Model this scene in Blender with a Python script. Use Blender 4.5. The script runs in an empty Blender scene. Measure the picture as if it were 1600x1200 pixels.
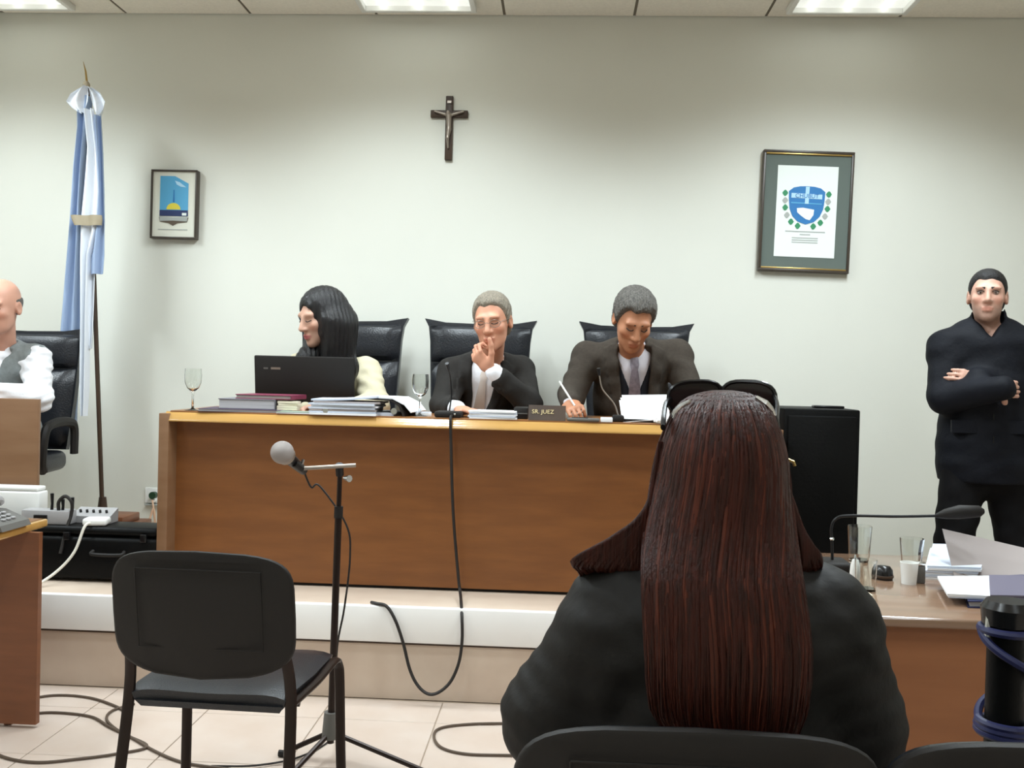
import bpy, bmesh, math, random
import numpy as np
from mathutils import Vector, Matrix, Euler
random.seed(7); np.random.seed(7)
sc = bpy.context.scene
C = sc.collection
# ------------------------------------------------------------------ camera
FOC, CAMH = 1500.0, 1.353                       # focal length in pixels of a 1600 px wide frame, eye height
YAW, PITCH, ROLL = math.radians(3.0), math.atan(20/1500), 0.0244
cF = Vector((-math.sin(YAW)*math.cos(PITCH), math.cos(YAW)*math.cos(PITCH), -math.sin(PITCH)))
cR0 = Vector((math.cos(YAW), math.sin(YAW), 0)); cU0 = cR0.cross(cF)
cR = cR0*math.cos(ROLL)+cU0*math.sin(ROLL); cU = cU0*math.cos(ROLL)-cR0*math.sin(ROLL)
cam = bpy.data.cameras.new('camera'); camo = bpy.data.objects.new('camera', cam); C.objects.link(camo)
m3 = Matrix((cR, cU, -cF)).transposed()
camo.matrix_world = Matrix.Translation((0, 0, CAMH)) @ m3.to_4x4()
cam.sensor_width = 36.0; cam.lens = 36.0*FOC/1600; cam.clip_start = .05
sc.camera = camo
# ------------------------------------------------------------------ world, exposure
w = bpy.data.worlds.new('world'); sc.world = w; w.use_nodes = True
w.node_tree.nodes['Background'].inputs[0].default_value = (.9, .95, 1, 1)
w.node_tree.nodes['Background'].inputs[1].default_value = .05
sc.view_settings.view_transform = 'Standard'; sc.view_settings.look = 'None'
sc.view_settings.gamma = 1.0; sc.view_settings.use_curve_mapping = False
sc.view_settings.exposure = 0.0
LAMP_W, LAMP_COL, LAMP_CONE, LAMP_BLEND = 73.0, (.87, .98, 1.04), math.radians(152), .45   # louvred troffers: wide cone with a soft cut-off
# key levels of the place
PLAT, BENCHZ, WALLY, CEIL = .38, 1.145, 5.75, 3.48

def at(px, py, Y):                                # the point of the plane y = Y seen at a place in the picture
    px, py = float(px), float(py); d = cF+(px-800)/FOC*cR+(600-py)/FOC*cU
    return Vector((0, 0, CAMH))+d*(Y/d.y)
def atz(px, py, Z):
    px, py = float(px), float(py); d = cF+(px-800)/FOC*cR+(600-py)/FOC*cU
    return Vector((0, 0, CAMH))+d*((Z-CAMH)/d.z)
# ------------------------------------------------------------------ materials
def lin(c):
    return tuple((v/255/12.92 if v/255 <= .04045 else ((v/255+.055)/1.055)**2.4) for v in c)+(1,)
MATS = {}
def mat(name, col, rough=.5, metal=0, var=.0, vscale=6, bump=0, bscale=40, stretch=(1, 1, 1), col2=None, coat=0, trans=0, emit=None, estr=1, ior=1.45, attr=None, spec=None, sheen=0, wave=None):
    m = bpy.data.materials.new(name); m.use_nodes = True
    nt = m.node_tree; b = nt.nodes['Principled BSDF']
    b.inputs['Base Color'].default_value = lin(col); b.inputs['Roughness'].default_value = rough
    b.inputs['Metallic'].default_value = metal; b.inputs['IOR'].default_value = ior
    if coat: b.inputs['Coat Weight'].default_value = coat; b.inputs['Coat Roughness'].default_value = .12
    if trans: b.inputs['Transmission Weight'].default_value = trans
    if sheen: b.inputs['Sheen Weight'].default_value = sheen
    if spec is not None: b.inputs['Specular IOR Level'].default_value = spec
    if emit: b.inputs['Emission Color'].default_value = lin(emit); b.inputs['Emission Strength'].default_value = estr
    if attr:
        a = nt.nodes.new('ShaderNodeVertexColor'); a.layer_name = attr
        nt.links.new(a.outputs['Color'], b.inputs['Base Color'])
    if var or bump:
        tc = nt.nodes.new('ShaderNodeTexCoord'); mp = nt.nodes.new('ShaderNodeMapping')
        mp.inputs['Scale'].default_value = stretch
        nt.links.new(tc.outputs['Object'], mp.inputs['Vector'])
    if var and not attr:
        n = nt.nodes.new('ShaderNodeTexNoise'); n.inputs['Scale'].default_value = vscale; n.inputs['Detail'].default_value = 5
        nt.links.new(mp.outputs[0], n.inputs['Vector'])
        r = nt.nodes.new('ShaderNodeValToRGB')
        c1 = lin(col); c2 = lin(col2) if col2 else tuple(v*(1-var) for v in c1[:3])+(1,)
        r.color_ramp.elements[0].color = c2; r.color_ramp.elements[1].color = c1
        r.color_ramp.elements[0].position = .35; r.color_ramp.elements[1].position = .65
        nt.links.new(n.outputs['Fac'], r.inputs['Fac']); nt.links.new(r.outputs['Color'], b.inputs['Base Color'])
    if bump:
        n2 = nt.nodes.new('ShaderNodeTexNoise'); n2.inputs['Scale'].default_value = bscale; n2.inputs['Detail'].default_value = 4
        nt.links.new(mp.outputs[0], n2.inputs['Vector'])
        bp = nt.nodes.new('ShaderNodeBump'); bp.inputs['Strength'].default_value = bump; bp.inputs['Distance'].default_value = .01
        nt.links.new(n2.outputs['Fac'], bp.inputs['Height']); nt.links.new(bp.outputs[0], b.inputs['Normal'])
    MATS[name] = m
    return m
mat('wall_paint', (220, 220, 210), .75, var=.03, vscale=1.2, bump=.05, bscale=180)
mat('ceiling_tile', (246, 240, 228), .9, var=.06, vscale=60, bump=.25, bscale=220)
mat('ceiling_grid', (120, 112, 98), .6)
mat('tile_beige', (202, 187, 175), .3, var=.1, vscale=5, col2=(196, 178, 164), bump=.03, bscale=9)
mat('grout', (168, 150, 132), .8)
mat('riser_beige', (208, 190, 172), .45, var=.1, vscale=4, col2=(198, 178, 160))
mat('white_strip', (244, 243, 240), .35)
mat('wood_front', (130, 81, 41), .38, var=.2, vscale=3, stretch=(1.2, 1.2, 7), col2=(118, 72, 36), bump=.02, bscale=60)
mat('wood_edge', (190, 146, 80), .15, var=.1, vscale=6, stretch=(.4, 4, 4), coat=1.0)
mat('wood_top', (150, 100, 56), .3, var=.2, vscale=5, stretch=(.4, 5, 5))
mat('wood_deskfront', (150, 96, 60), .4, var=.15, vscale=3, stretch=(1, 1, 6), col2=(140, 88, 54))
mat('wood_tan', (132, 99, 72), .4, var=.15, vscale=3, stretch=(1, 1, 6), col2=(124, 90, 63))
mat('wood_desk', (140, 110, 88), .14, var=.14, vscale=5, stretch=(.4, 5, 5), coat=.5)
mat('wood_redbrown', (120, 73, 46), .4, var=.2, vscale=4, stretch=(1, 1, 6))
mat('wood_dark', (66, 48, 34), .45, var=.3, vscale=20, stretch=(1, 1, .2))
mat('black_plastic', (30, 27, 25), .6, bump=.08, bscale=400, spec=0.35)
mat('black_gloss', (20, 20, 21), .25)
mat('black_vinyl', (34, 36, 40), .32, bump=.2, bscale=260)
mat('black_leather', (28, 30, 35), .3, bump=.18, bscale=120)
mat('dark_metal', (40, 30, 26), .35, metal=.5)
mat('black_metal', (22, 22, 24), .4, metal=.3)
mat('chrome', (210, 210, 208), .2, metal=1)
mat('grey_mesh', (168, 160, 156), .45, metal=.6, bump=.6, bscale=900)
mat('white_plastic', (236, 236, 232), .35)
mat('grey_plastic', (158, 156, 156), .45)
mat('dark_grey_plastic', (96, 94, 90), .5)
mat('paper_white', (243, 244, 246), .8, var=.02)
mat('paper_blue', (206, 214, 228), .7, var=.05)
mat('envelope', (102, 97, 114), .7)
mat('paper_cream', (226, 216, 192), .8)
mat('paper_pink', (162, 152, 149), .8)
mat('page_edge', (196, 194, 196), .8, var=.25, vscale=30, stretch=(.1, .1, 12))
mat('book_red', (122, 52, 74), .45)
mat('book_grey', (120, 118, 124), .5)
mat('navy_cover', (38, 44, 82), .4)
mat('purple_cover', (64, 48, 72), .5)
mat('green_cover', (160, 176, 160), .6)
mat('glass', (250, 252, 250), .02, trans=1, ior=1.47)
mat('water', (248, 252, 252), .02, trans=1, ior=1.33)
mat('brown_drink', (120, 86, 62), .3)
mat('frame_brown', (66, 58, 50), .35)
mat('frame_gold', (176, 146, 86), .3, metal=.7)
mat('mat_green', (96, 106, 100), .8)
mat('print_white', (232, 238, 234), .7)
mat('print_cream', (222, 222, 208), .7)
mat('print_blue', (42, 116, 178), .6)
mat('print_skyblue', (88, 166, 208), .6)
mat('print_paleblue', (176, 214, 236), .6)
mat('print_navy', (40, 54, 98), .6)
mat('print_yellow', (222, 206, 70), .6)
mat('print_green', (52, 136, 92), .6)
mat('print_brown', (92, 80, 66), .6)
mat('print_grey', (168, 172, 168), .7)
mat('silver', (150, 140, 130), .35, metal=.7)
mat('gold_text', (206, 186, 140), .4, metal=.2)
mat('flag_blue', (154, 172, 200), .75, bump=.15, bscale=300)
mat('flag_white', (228, 232, 238), .75, bump=.15, bscale=300)
mat('flag_gold', (162, 150, 126), .7)
mat('cable_black', (30, 26, 24), .5)
mat('cable_brown', (84, 70, 58), .55)
mat('cable_white', (222, 218, 206), .5)
mat('cable_peach', (206, 168, 140), .5)
mat('cable_blue', (34, 38, 78), .45)
mat('socket_green', (32, 62, 40), .5)
mat('case_black', (12, 12, 12), .45, var=.3, vscale=5, bump=.1, bscale=90, spec=0.15)
mat('lamp_tube', (255, 255, 250), .5, emit=(250, 255, 250), estr=3)
mat('lamp_reflector', (250, 250, 246), .4, emit=(250, 255, 250), estr=.5)
mat('louvre', (222, 222, 216), .3, metal=.4)
mat('skin', (205, 150, 122), .5, attr='col', bump=.05, bscale=300)
mat('hair_black', (24, 22, 24), .36, var=.4, vscale=14, stretch=(9, 9, .7), bump=.5, bscale=30)
mat('hair_grey', (150, 140, 124), .6, var=.45, vscale=60, stretch=(3, 3, 1), bump=.7, bscale=90)
mat('hair_darkgrey', (112, 108, 102), .6, var=.6, vscale=50, stretch=(3, 3, 1), bump=.7, bscale=90)
mat('hair_short_black', (22, 19, 19), .6, bump=.5, bscale=200)
mat('hair_red', (60, 24, 15), .45, var=.5, vscale=16, stretch=(7, 7, .35), col2=(40, 18, 12), bump=.35, bscale=40, spec=0.25)
mat('hair_red_light', (84, 40, 27), .42, var=.4, vscale=16, stretch=(7, 7, .35), spec=0.25)
mat('suit_dark', (45, 43, 41), .85, var=.12, vscale=60, bump=.12, bscale=250, spec=0.2)
mat('suit_greybrown', (69, 62, 55), .85, var=.16, vscale=70, bump=.15, bscale=250, spec=0.2)
mat('shirt_white', (234, 234, 238), .75, bump=.15, bscale=60)
mat('shirt_grey', (206, 202, 208), .75)
mat('tie_grey', (128, 118, 126), .6, var=.3, vscale=70)
mat('tie_beige', (186, 172, 162), .6)
mat('sweater_navy', (24, 27, 36), .9)
mat('vest_grey', (134, 140, 140), .85, var=.2, vscale=50)
mat('cream_cloth', (204, 195, 166), .8, bump=.2, bscale=50)
mat('coat_black', (33, 31, 29), .6, var=.25, vscale=8, bump=.15, bscale=40, spec=0.2)
mat('jacket_navy', (19, 21, 28), .7, var=.3, vscale=7, bump=.25, bscale=40, spec=0.2)
mat('trousers_black', (14, 13, 15), .8, spec=0.2)
mat('shoe_black', (18, 17, 17), .35)
mat('eye_white', (150, 132, 122), .3)
mat('eye_dark', (38, 26, 22), .2)
mat('brow', (50, 40, 34), .8)
mat('lens_dark', (34, 24, 22), .12)
# ------------------------------------------------------------------ objects
def new(name, data, parent):
    o = bpy.data.objects.new(name, data); C.objects.link(o)
    if parent is not None: o.parent = parent
    return o
def tag(o, label=None, cat=None, group=None, kind=None):
    if label: o['label'] = label
    if cat: o['category'] = cat
    if group: o['group'] = group
    if kind: o['kind'] = kind
    return o
def thing(name, label, cat, loc=(0, 0, 0), rz=0, group=None):
    o = new(name, None, None); o.location = loc; o.rotation_euler = (0, 0, rz); o.empty_display_size = .1
    return tag(o, label, cat, group)
def copy_tree(o, parent=None):
    c = o.copy(); C.objects.link(c); c.parent = parent
    for ch in list(o.children): copy_tree(ch, c)
    return c
def origin_of(p):
    v = Vector((0, 0, 0))
    while p is not None: v += Vector(p.location); p = p.parent
    return v

class MB:
    def __init__(s): s.v = []; s.f = []
    def add(s, vs, fs):
        o = len(s.v); s.v += [Vector(a) for a in vs]; s.f += [tuple(i+o for i in f) for f in fs]; return s
    def box(s, lo, hi, bev=0, M=None, seg=2):
        bm = bmesh.new(); bmesh.ops.create_cube(bm, size=1)
        lo = Vector(lo); hi = Vector(hi); c = (lo+hi)/2; d = hi-lo
        for v in bm.verts: v.co = Vector((v.co.x*d.x, v.co.y*d.y, v.co.z*d.z))
        if bev: bmesh.ops.bevel(bm, geom=bm.edges[:], offset=min(bev, min(abs(d.x), abs(d.y), abs(d.z))*.49), segments=seg, profile=.5, affect='EDGES')
        bm.verts.index_update()
        vs = [(M @ v.co if M else v.co)+c for v in bm.verts]
        s.add(vs, [[v.index for v in f.verts] for f in bm.faces]); bm.free(); return s
    def tube(s, pts, r, n=8, cap=True, flat=1.0):
        pts = [Vector(p) for p in pts]; k = len(pts)
        rs = r if isinstance(r, (list, tuple)) else [r]*k
        base = len(s.v); up = None
        for i, p in enumerate(pts):
            t = (pts[min(i+1, k-1)]-pts[max(i-1, 0)]).normalized()
            if up is None:
                up = Vector((0, 0, 1)) if abs(t.z) < .9 else Vector((0, 1, 0))
            a = t.cross(up); a = a.normalized() if a.length > 1e-6 else t.orthogonal().normalized()
            b = a.cross(t).normalized(); up = b
            for j in range(n):
                q = 2*math.pi*j/n
                s.v.append(p+a*(math.cos(q)*rs[i])+b*(math.sin(q)*rs[i]*flat))
        for i in range(k-1):
            for j in range(n):
                s.f.append((base+i*n+j, base+i*n+(j+1) % n, base+(i+1)*n+(j+1) % n, base+(i+1)*n+j))
        if cap:
            s.f.append(tuple(base+j for j in range(n-1, -1, -1))); s.f.append(tuple(base+(k-1)*n+j for j in range(n)))
        return s
    def lathe(s, prof, c=(0, 0, 0), n=24, M=None):
        base = len(s.v); c = Vector(c)
        for (r, z) in prof:
            for j in range(n):
                q = 2*math.pi*j/n; p = Vector((r*math.cos(q), r*math.sin(q), z))
                s.v.append((M @ p if M else p)+c)
        k = len(prof)
        for i in range(k-1):
            for j in range(n):
                s.f.append((base+i*n+j, base+i*n+(j+1) % n, base+(i+1)*n+(j+1) % n, base+(i+1)*n+j))
        s.f.append(tuple(base+j for j in range(n-1, -1, -1))); s.f.append(tuple(base+(k-1)*n+j for j in range(n)))
        return s
    def ball(s, c, r, n=16, m=10, M=None):
        r = r if isinstance(r, (tuple, list)) else (r, r, r); c = Vector(c); base = len(s.v)
        P = lambda x, y, z: (M @ Vector((x, y, z)) if M else Vector((x, y, z)))+c
        s.v.append(P(0, 0, r[2]))
        for i in range(1, m):
            t = math.pi*i/m
            for j in range(n):
                q = 2*math.pi*j/n
                s.v.append(P(r[0]*math.sin(t)*math.cos(q), r[1]*math.sin(t)*math.sin(q), r[2]*math.cos(t)))
        s.v.append(P(0, 0, -r[2])); last = len(s.v)-1
        for j in range(n): s.f.append((base, base+1+j, base+1+(j+1) % n))
        for i in range(m-2):
            for j in range(n):
                a = base+1+i*n; s.f.append((a+j, a+n+j, a+n+(j+1) % n, a+(j+1) % n))
        a = base+1+(m-2)*n
        for j in range(n): s.f.append((last, a+(j+1) % n, a+j))
        return s
    def prism(s, out, d0, d1, M=None):               # outline in x,z extruded along y from d0 to d1
        n = len(out); base = len(s.v)
        for y in (d0, d1):
            for (x, z) in out:
                p = Vector((x, y, z)); s.v.append(M @ p if M else p)
        s.f.append(tuple(base+i for i in range(n))); s.f.append(tuple(base+n+i for i in range(n-1, -1, -1)))
        for i in range(n): s.f.append((base+i, base+n+i, base+n+(i+1) % n, base+(i+1) % n))
        return s
    def loft(s, rings, closed=True):
        base = len(s.v); n = len(rings[0])
        for r in rings: s.v += [Vector(p) for p in r]
        for i in range(len(rings)-1):
            for j in range(n):
                s.f.append((base+i*n+j, base+i*n+(j+1) % n, base+(i+1)*n+(j+1) % n, base+(i+1)*n+j))
        if closed:
            s.f.append(tuple(base+j for j in range(n-1, -1, -1))); s.f.append(tuple(base+(len(rings)-1)*n+j for j in range(n)))
        return s
    def build(s, name, material, parent=None, world=True, smooth=35, base=None):
        me = bpy.data.meshes.new(name)
        off = origin_of(parent) if (world and parent is not None) else Vector((0, 0, 0))
        if parent is None and base is not None: off = Vector(base)
        me.from_pydata([tuple(v-off) for v in s.v], [], s.f)
        bm = bmesh.new(); bm.from_mesh(me); bmesh.ops.recalc_face_normals(bm, faces=bm.faces[:]); bm.to_mesh(me); bm.free()
        me.materials.append(MATS[material])
        if smooth: me.shade_smooth(); me.set_sharp_from_angle(angle=math.radians(smooth))
        o = new(name, me, parent)
        if parent is None and base is not None: o.location = off
        return o
def spline(pts, n=8):                                # Catmull-Rom through the points
    P = [Vector(p) for p in pts]; P = [P[0]*2-P[1]]+P+[P[-1]*2-P[-2]]; out = []
    for i in range(1, len(P)-2):
        a, b, c, d = P[i-1:i+3]
        for k in range(n):
            t = k/n
            out.append(.5*((2*b)+(c-a)*t+(2*a-5*b+4*c-d)*t*t+(3*b-a-3*c+d)*t**3))
    out.append(P[-2]); return out
def text_mesh(name, txt, size, M, material, parent, ext=.0006):
    cu = bpy.data.curves.new(name, 'FONT'); cu.body = txt; cu.size = size; cu.extrude = ext
    cu.align_x = 'CENTER'; cu.align_y = 'CENTER'
    t = bpy.data.objects.new(name, cu); C.objects.link(t)
    dg = bpy.context.evaluated_depsgraph_get(); me = bpy.data.meshes.new_from_object(t.evaluated_get(dg))
    bpy.data.objects.remove(t); bpy.data.curves.remove(cu)
    me.transform(Matrix.Translation(-origin_of(parent)) @ M)
    me.materials.clear(); me.materials.append(MATS[material])
    me.name = name
    return new(name, me, parent)
UPRIGHT = Matrix(((1, 0, 0, 0), (0, 0, -1, 0), (0, 1, 0, 0), (0, 0, 0, 1)))   # text plane stands up and faces -y
# ================================================================== the setting
def struct(name, mb, material, base=(0, 0, 0), smooth=None):
    o = mb.build(name, material, None, smooth=smooth, base=base); o['kind'] = 'structure'; return o
XL, XR, YB = -4.7, 4.3, -3.0
floor = struct('floor', MB().box((XL, YB, -.12), (XR, WALLY, -.004)), 'grout')
tw, ty0 = .45, 3.64
tile_me = None
for r_ in range(15):
    for c_ in range(20):
        if r_ == 0:
            lo, hi = (0, 0), (tw-.004, 3.868-ty0-.004)
        else:
            lo, hi = (0, 0), (tw-.004, tw-.004)
        if r_ in (0, 1) and c_ == 0:
            o = MB().box((0, 0, -.004), (hi[0], hi[1], .0), .0015, seg=1).build('floor_tile', 'tile_beige', floor, world=False, smooth=None); tile_me = o.data
        else:
            o = new('floor_tile', tile_me, floor)
        o.location = (-4.5+c_*tw, ty0 if r_ == 0 else ty0-r_*tw, 0)
struct('wall_back', MB().box((XL-.15, WALLY, -.12), (XR+.15, WALLY+.15, CEIL+.1)), 'wall_paint')
struct('wall_left', MB().box((XL-.15, YB, -.12), (XL, WALLY, CEIL+.1)), 'wall_paint')
struct('wall_right', MB().box((XR, YB, -.12), (XR+.15, WALLY, CEIL+.1)), 'wall_paint')
struct('wall_front', MB().box((XL-.15, YB-.15, -.12), (XR+.15, YB, CEIL+.1)), 'wall_paint')
ceiling = struct('ceiling', MB().box((XL, YB, CEIL), (XR, WALLY, CEIL+.1)), 'ceiling_grid')
pit = .77; x0 = at(992, 20, 5.7).x
cp_me = None
for i in range(-5, 5):
    for j in range(12):
        if cp_me is None:
            o = MB().box((.008, -pit+.008, -.006), (pit-.008, -.008, .0), .002, seg=1).build('ceiling_panel', 'ceiling_tile', ceiling, world=False, smooth=None); cp_me = o.data
        else: o = new('ceiling_panel', cp_me, ceiling)
        o.location = (x0+i*pit, WALLY-j*pit+.0, CEIL)
PX1 = 1.5                                           # right end of the platform
platform = struct('platform', MB().box((XL, 3.885, 0), (PX1, WALLY, PLAT)), 'riser_beige')
tr = MB().box((XL, 3.868, PLAT-.145), (PX1+.015, 3.90, PLAT+.002), .006)
struct('trim_1', tr, 'white_strip', smooth=35)
struct('trim_2', MB().box((XL, 3.876, PLAT-.153), (PX1+.008, 3.89, PLAT-.145)), 'wood_dark')
struct('baseboard_back', MB().box((PX1, WALLY-.014, 0), (XR, WALLY, .09), .004), 'riser_beige')
# ------------------------------------------------------------------ ceiling lights
def ceiling_light(x, y, label, lx=.62, ly=1.2, lamps=(-.3, .3), power=LAMP_W):
    t = thing('ceiling_light', label, 'ceiling light', (x, y, CEIL-.006), 0, 'recessed ceiling lights')
    hx, hy = lx/2, ly/2
    fr = MB()
    for (a, b) in (((-hx-.03, -hy-.03, -.035), (-hx, hy+.03, 0)), ((hx, -hy-.03, -.035), (hx+.03, hy+.03, 0)),
                   ((-hx, -hy-.03, -.035), (hx, -hy, 0)), ((-hx, hy, -.035), (hx, hy+.03, 0))):
        fr.box(a, b, .003, seg=1)
    fr.build('frame', 'white_plastic', t, world=False)
    for k in range(3):
        xx = -hx+lx*(k+.5)/3
        MB().tube([(xx, -hy+.01, -.012), (xx, hy-.01, -.012)], .009, 8).build('tube', 'lamp_tube', t, world=False)
    lv = MB()
    n = 8
    for k in range(1, n): lv.box((-hx, -hy+ly*k/n-.002, -.034), (hx, -hy+ly*k/n+.002, -.024))
    lv.build('louvre', 'louvre', t, world=False, smooth=None)
    MB().box((-hx, -hy, -.004), (hx, hy, -.001)).build('reflector', 'lamp_reflector', t, world=False, smooth=None)
    for dy in lamps:
        L = bpy.data.lights.new('lamp', 'SPOT'); L.spot_size = LAMP_CONE; L.spot_blend = LAMP_BLEND; L.shadow_soft_size = .16
        L.energy = power; L.color = LAMP_COL
        lo = new('lamp', L, t); lo.location = (0, dy, -.06)
    return t
fy = 5.62
LX = [at(32, 12, fy).x, at(655, 10, fy).x, at(1322, 13, fy).x]
nm = ['near the flag', 'above the cross', 'above the framed crest']
for k, x in enumerate(LX):
    ceiling_light(x, fy-.93, 'white recessed ceiling light with bright tubes '+nm[k], ly=1.8, lamps=(-.6, -.2))
for ry, rn, pw in ((3.2, 'second row from the platform wall, above the step', 1.12), (.9, 'third row from the platform wall, above the camera', .52), (-1.5, 'last row, behind the camera', .36)):
    for k, x in enumerate(LX):
        ceiling_light(x, ry, 'recessed ceiling light in the '+rn+', '+['left', 'centre', 'right'][k]+' one', lamps=(-.3, .3), power=LAMP_W*pw)
# ================================================================== furniture
# ---- the judges' bench
BY = 4.09; BX0, BX1 = -1.752, .935
t = thing('judges_bench', 'long brown wooden bench with pale front edge on the platform', 'bench', ((BX0+BX1)/2, 4.4, PLAT))
prof = [(4.74, -.004), (4.13, -.004), (BY+.034, -.0045), (BY+.030, -.007), (BY+.0215, -.0165), (BY+.0135, -.0265), (BY+.007, -.0365), (BY+.004, -.043), (BY+.005, -.046), (4.74, -.046)]
MB().loft([[(x, y, BENCHZ+z) for (y, z) in prof] for x in (BX0+.022, BX1-.022)]).build('top_edge', 'wood_edge', t, smooth=50)
MB().box((BX0+.04, BY+.03, BENCHZ-.01), (BX1-.04, 4.72, BENCHZ), .002).build('worktop', 'wood_top', t)
MB().box((BX0+.045, BY+.095, PLAT+.015), (BX1-.045, BY+.12, BENCHZ-.04)).build('front_panel', 'wood_front', t, smooth=None)
MB().box((BX0+.045, BY+.115, PLAT), (BX1-.045, BY+.14, PLAT+.03)).build('plinth', 'black_plastic', t, smooth=None)
for x in (BX0, BX1-.045):
    MB().box((x, BY+.004, PLAT), (x+.045, 4.72, BENCHZ-.012), .003).build('side_panel', 'wood_tan', t)
# ---- side bench of the bald man
sx = at(65, 640, 4.33).x
t = thing('side_bench', 'tan wooden bench in front of the bald man', 'bench', (sx-.6, 4.4, PLAT))
MB().box((sx-1.5, 4.3, PLAT+.0), (sx, 4.325, BENCHZ+.025), .002).build('front_panel', 'wood_tan', t)
for x in (sx-.24, sx-1.4): MB().box((x-.025, 4.325, PLAT), (x, 4.6, BENCHZ-.022)).build('side_panel', 'wood_tan', t, smooth=None)
MB().box((sx-1.45, 4.325, BENCHZ-.022), (sx-.2, 4.62, BENCHZ+.004), .003).build('top', 'wood_tan', t)
# ---- low desk on the left
dx = -1.93
t = thing('clerk_desk', 'brown wooden desk cut off by the left picture edge', 'desk', (dx-.7, 3.5, 0))
MB().box((dx-1.5, 3.12, .718), (dx-.01, 3.55, .75), .008, seg=3).build('top', 'wood_edge', t)
MB().box((dx-1.46, 3.14, .745), (dx-.025, 3.53, .752), .002).build('worktop', 'wood_tan', t)
MB().box((dx-1.48, 3.405, .015), (dx+.035, 3.43, .72)).build('front_panel', 'wood_redbrown', t, smooth=None)
MB().box((dx-.10, 3.43, 0), (dx-.072, 3.53, .72)).build('side_panel', 'wood_redbrown', t, smooth=None)
MB().box((dx-1.48, 3.43, 0), (dx-1.452, 3.53, .72)).build('side_panel', 'wood_redbrown', t, smooth=None)
# ---- desk on the right
RD0, RD1 = 2.49, 3.38
t = thing('lawyer_desk', 'light brown desk covered with papers and glasses on the right', 'desk', (1.5, 2.9, 0))
MB().box((.62, RD0, .722), (2.35, RD1, .75), .01, seg=4).build('top', 'wood_desk', t)
MB().box((.66, RD0+.035, .02), (2.31, RD0+.06, .722)).build('front_panel', 'wood_deskfront', t, smooth=None)
for x in (.66, 2.285): MB().box((x, RD0+.06, 0), (x+.025, RD1-.05, .722)).build('side_panel', 'wood_deskfront', t, smooth=None)
# ---- black cabinet at the right end of the bench
cx1 = at(1347, 645, 4.2).x; cz = at(1300, 640, 4.2).z
t = thing('black_cabinet', 'tall black cloth-fronted cabinet beside the right end of the bench', 'cabinet', (cx1-.17, 4.4, PLAT))
MB().box((cx1-.325, 4.22, PLAT+.02), (cx1, 4.62, cz), .008).build('body', 'case_black', t)
MB().box((cx1-.31, 4.205, PLAT+.05), (cx1-.02, 4.222, cz-.03), .006).build('front_cloth', 'case_black', t)
MB().box((cx1-.16, 4.35, cz), (cx1-.03, 4.42, cz+.012), .005).build('carry_handle', 'black_gloss', t)
for i in (0, 1):
    for j in (0, 1):
        x, y = cx1-.295+i*.265, 4.25+j*.34
        MB().tube([(x, y, PLAT), (x, y, PLAT+.025)], .018, 10).build('foot', 'black_plastic', t)
# ---- high-backed leather chairs
def leather_chair():
    t = thing('leather_armchair', '', 'chair')
    out = [(-.245, .0), (-.272, .3), (-.287, .62), (-.297, .70), (-.322, .748), (-.285, .742), (-.2, .727), (0, .722)]
    out = out+[(-x, z) for (x, z) in out[::-1][1:]]
    M = Matrix.Translation((0, .25, .52)) @ Matrix.Rotation(math.radians(-6), 4, 'X')
    MB().prism(out, -.0, .05, M).build('back_shell', 'black_leather', t, world=False)
    # puffed cushion: a grid bulging forward with a seam between head and back part
    for (name, z0, z1, w0, w1, dep) in (('head_cushion', .5, .705, .275, .285, .05), ('back_cushion', .02, .49, .25, .272, .06)):
        b = MB(); nx, nz = 14, 10
        rings = []
        for sgn in (1, 0):
            for i in range(nz+1):
                v = i/nz; z = z0+(z1-z0)*v; wd = w0+(w1-w0)*v
                for j in range(nx+1):
                    u = j/nx*2-1
                    e = (1-abs(u)**4)*(1-abs(2*v-1)**4)
                    p = Vector((u*wd, -.004-sgn*dep*(e**.5 if e > 0 else 0), z)); rings.append(M @ p)
        n1 = nx+1; N = (nx+1)*(nz+1)
        fs = []
        for s_ in (0, N):
            for i in range(nz):
                for j in range(nx):
                    q = (s_+i*n1+j, s_+i*n1+j+1, s_+(i+1)*n1+j+1, s_+(i+1)*n1+j); fs.append(q if s_ == 0 else q[::-1])
        bd = [j for j in range(nx)]+[i*n1+nx for i in range(nz)]+[nz*n1+j for j in range(nx, 0, -1)]+[i*n1 for i in range(nz, 0, -1)]
        for k in range(len(bd)):
            a, c = bd[k], bd[(k+1) % len(bd)]; fs.append((a, c, c+N, a+N))
        b.add(rings, fs).build(name, 'black_leather', t, world=False)
    MB().box((-.26, -.27, .40), (.26, .25, .52), .045, seg=4).build('seat', 'black_leather', t, world=False)
    for s_ in (-1, 1):
        MB().tube(spline([(s_*.3, .22, .50), (s_*.305, .2, .66), (s_*.305, .1, .70), (s_*.305, -.1, .70), (s_*.305, -.2, .66), (s_*.29, -.2, .5), (s_*.26, -.1, .43)], 6), .022, 8, flat=1.3).build('armrest', 'black_plastic', t, world=False)
    MB().tube([(0, 0, .08), (0, 0, .40)], .03, 12).build('column', 'black_metal', t, world=False)
    for k in range(5):
        a = k*2*math.pi/5+.3; d = Vector((math.cos(a), math.sin(a), 0))
        g = MB().tube([Vector((0, 0, .10)), d*.28+Vector((0, 0, .07))], [.03, .016], 8).build('base_arm', 'black_plastic', t, world=False)
        q = d.cross(Vector((0, 0, 1)))
        MB().tube([d*.27+q*.018+Vector((0, 0, .028)), d*.27-q*.018+Vector((0, 0, .028))], .028, 12).build('caster', 'black_plastic', g, world=False)
    return t
ch0 = leather_chair()
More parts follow.
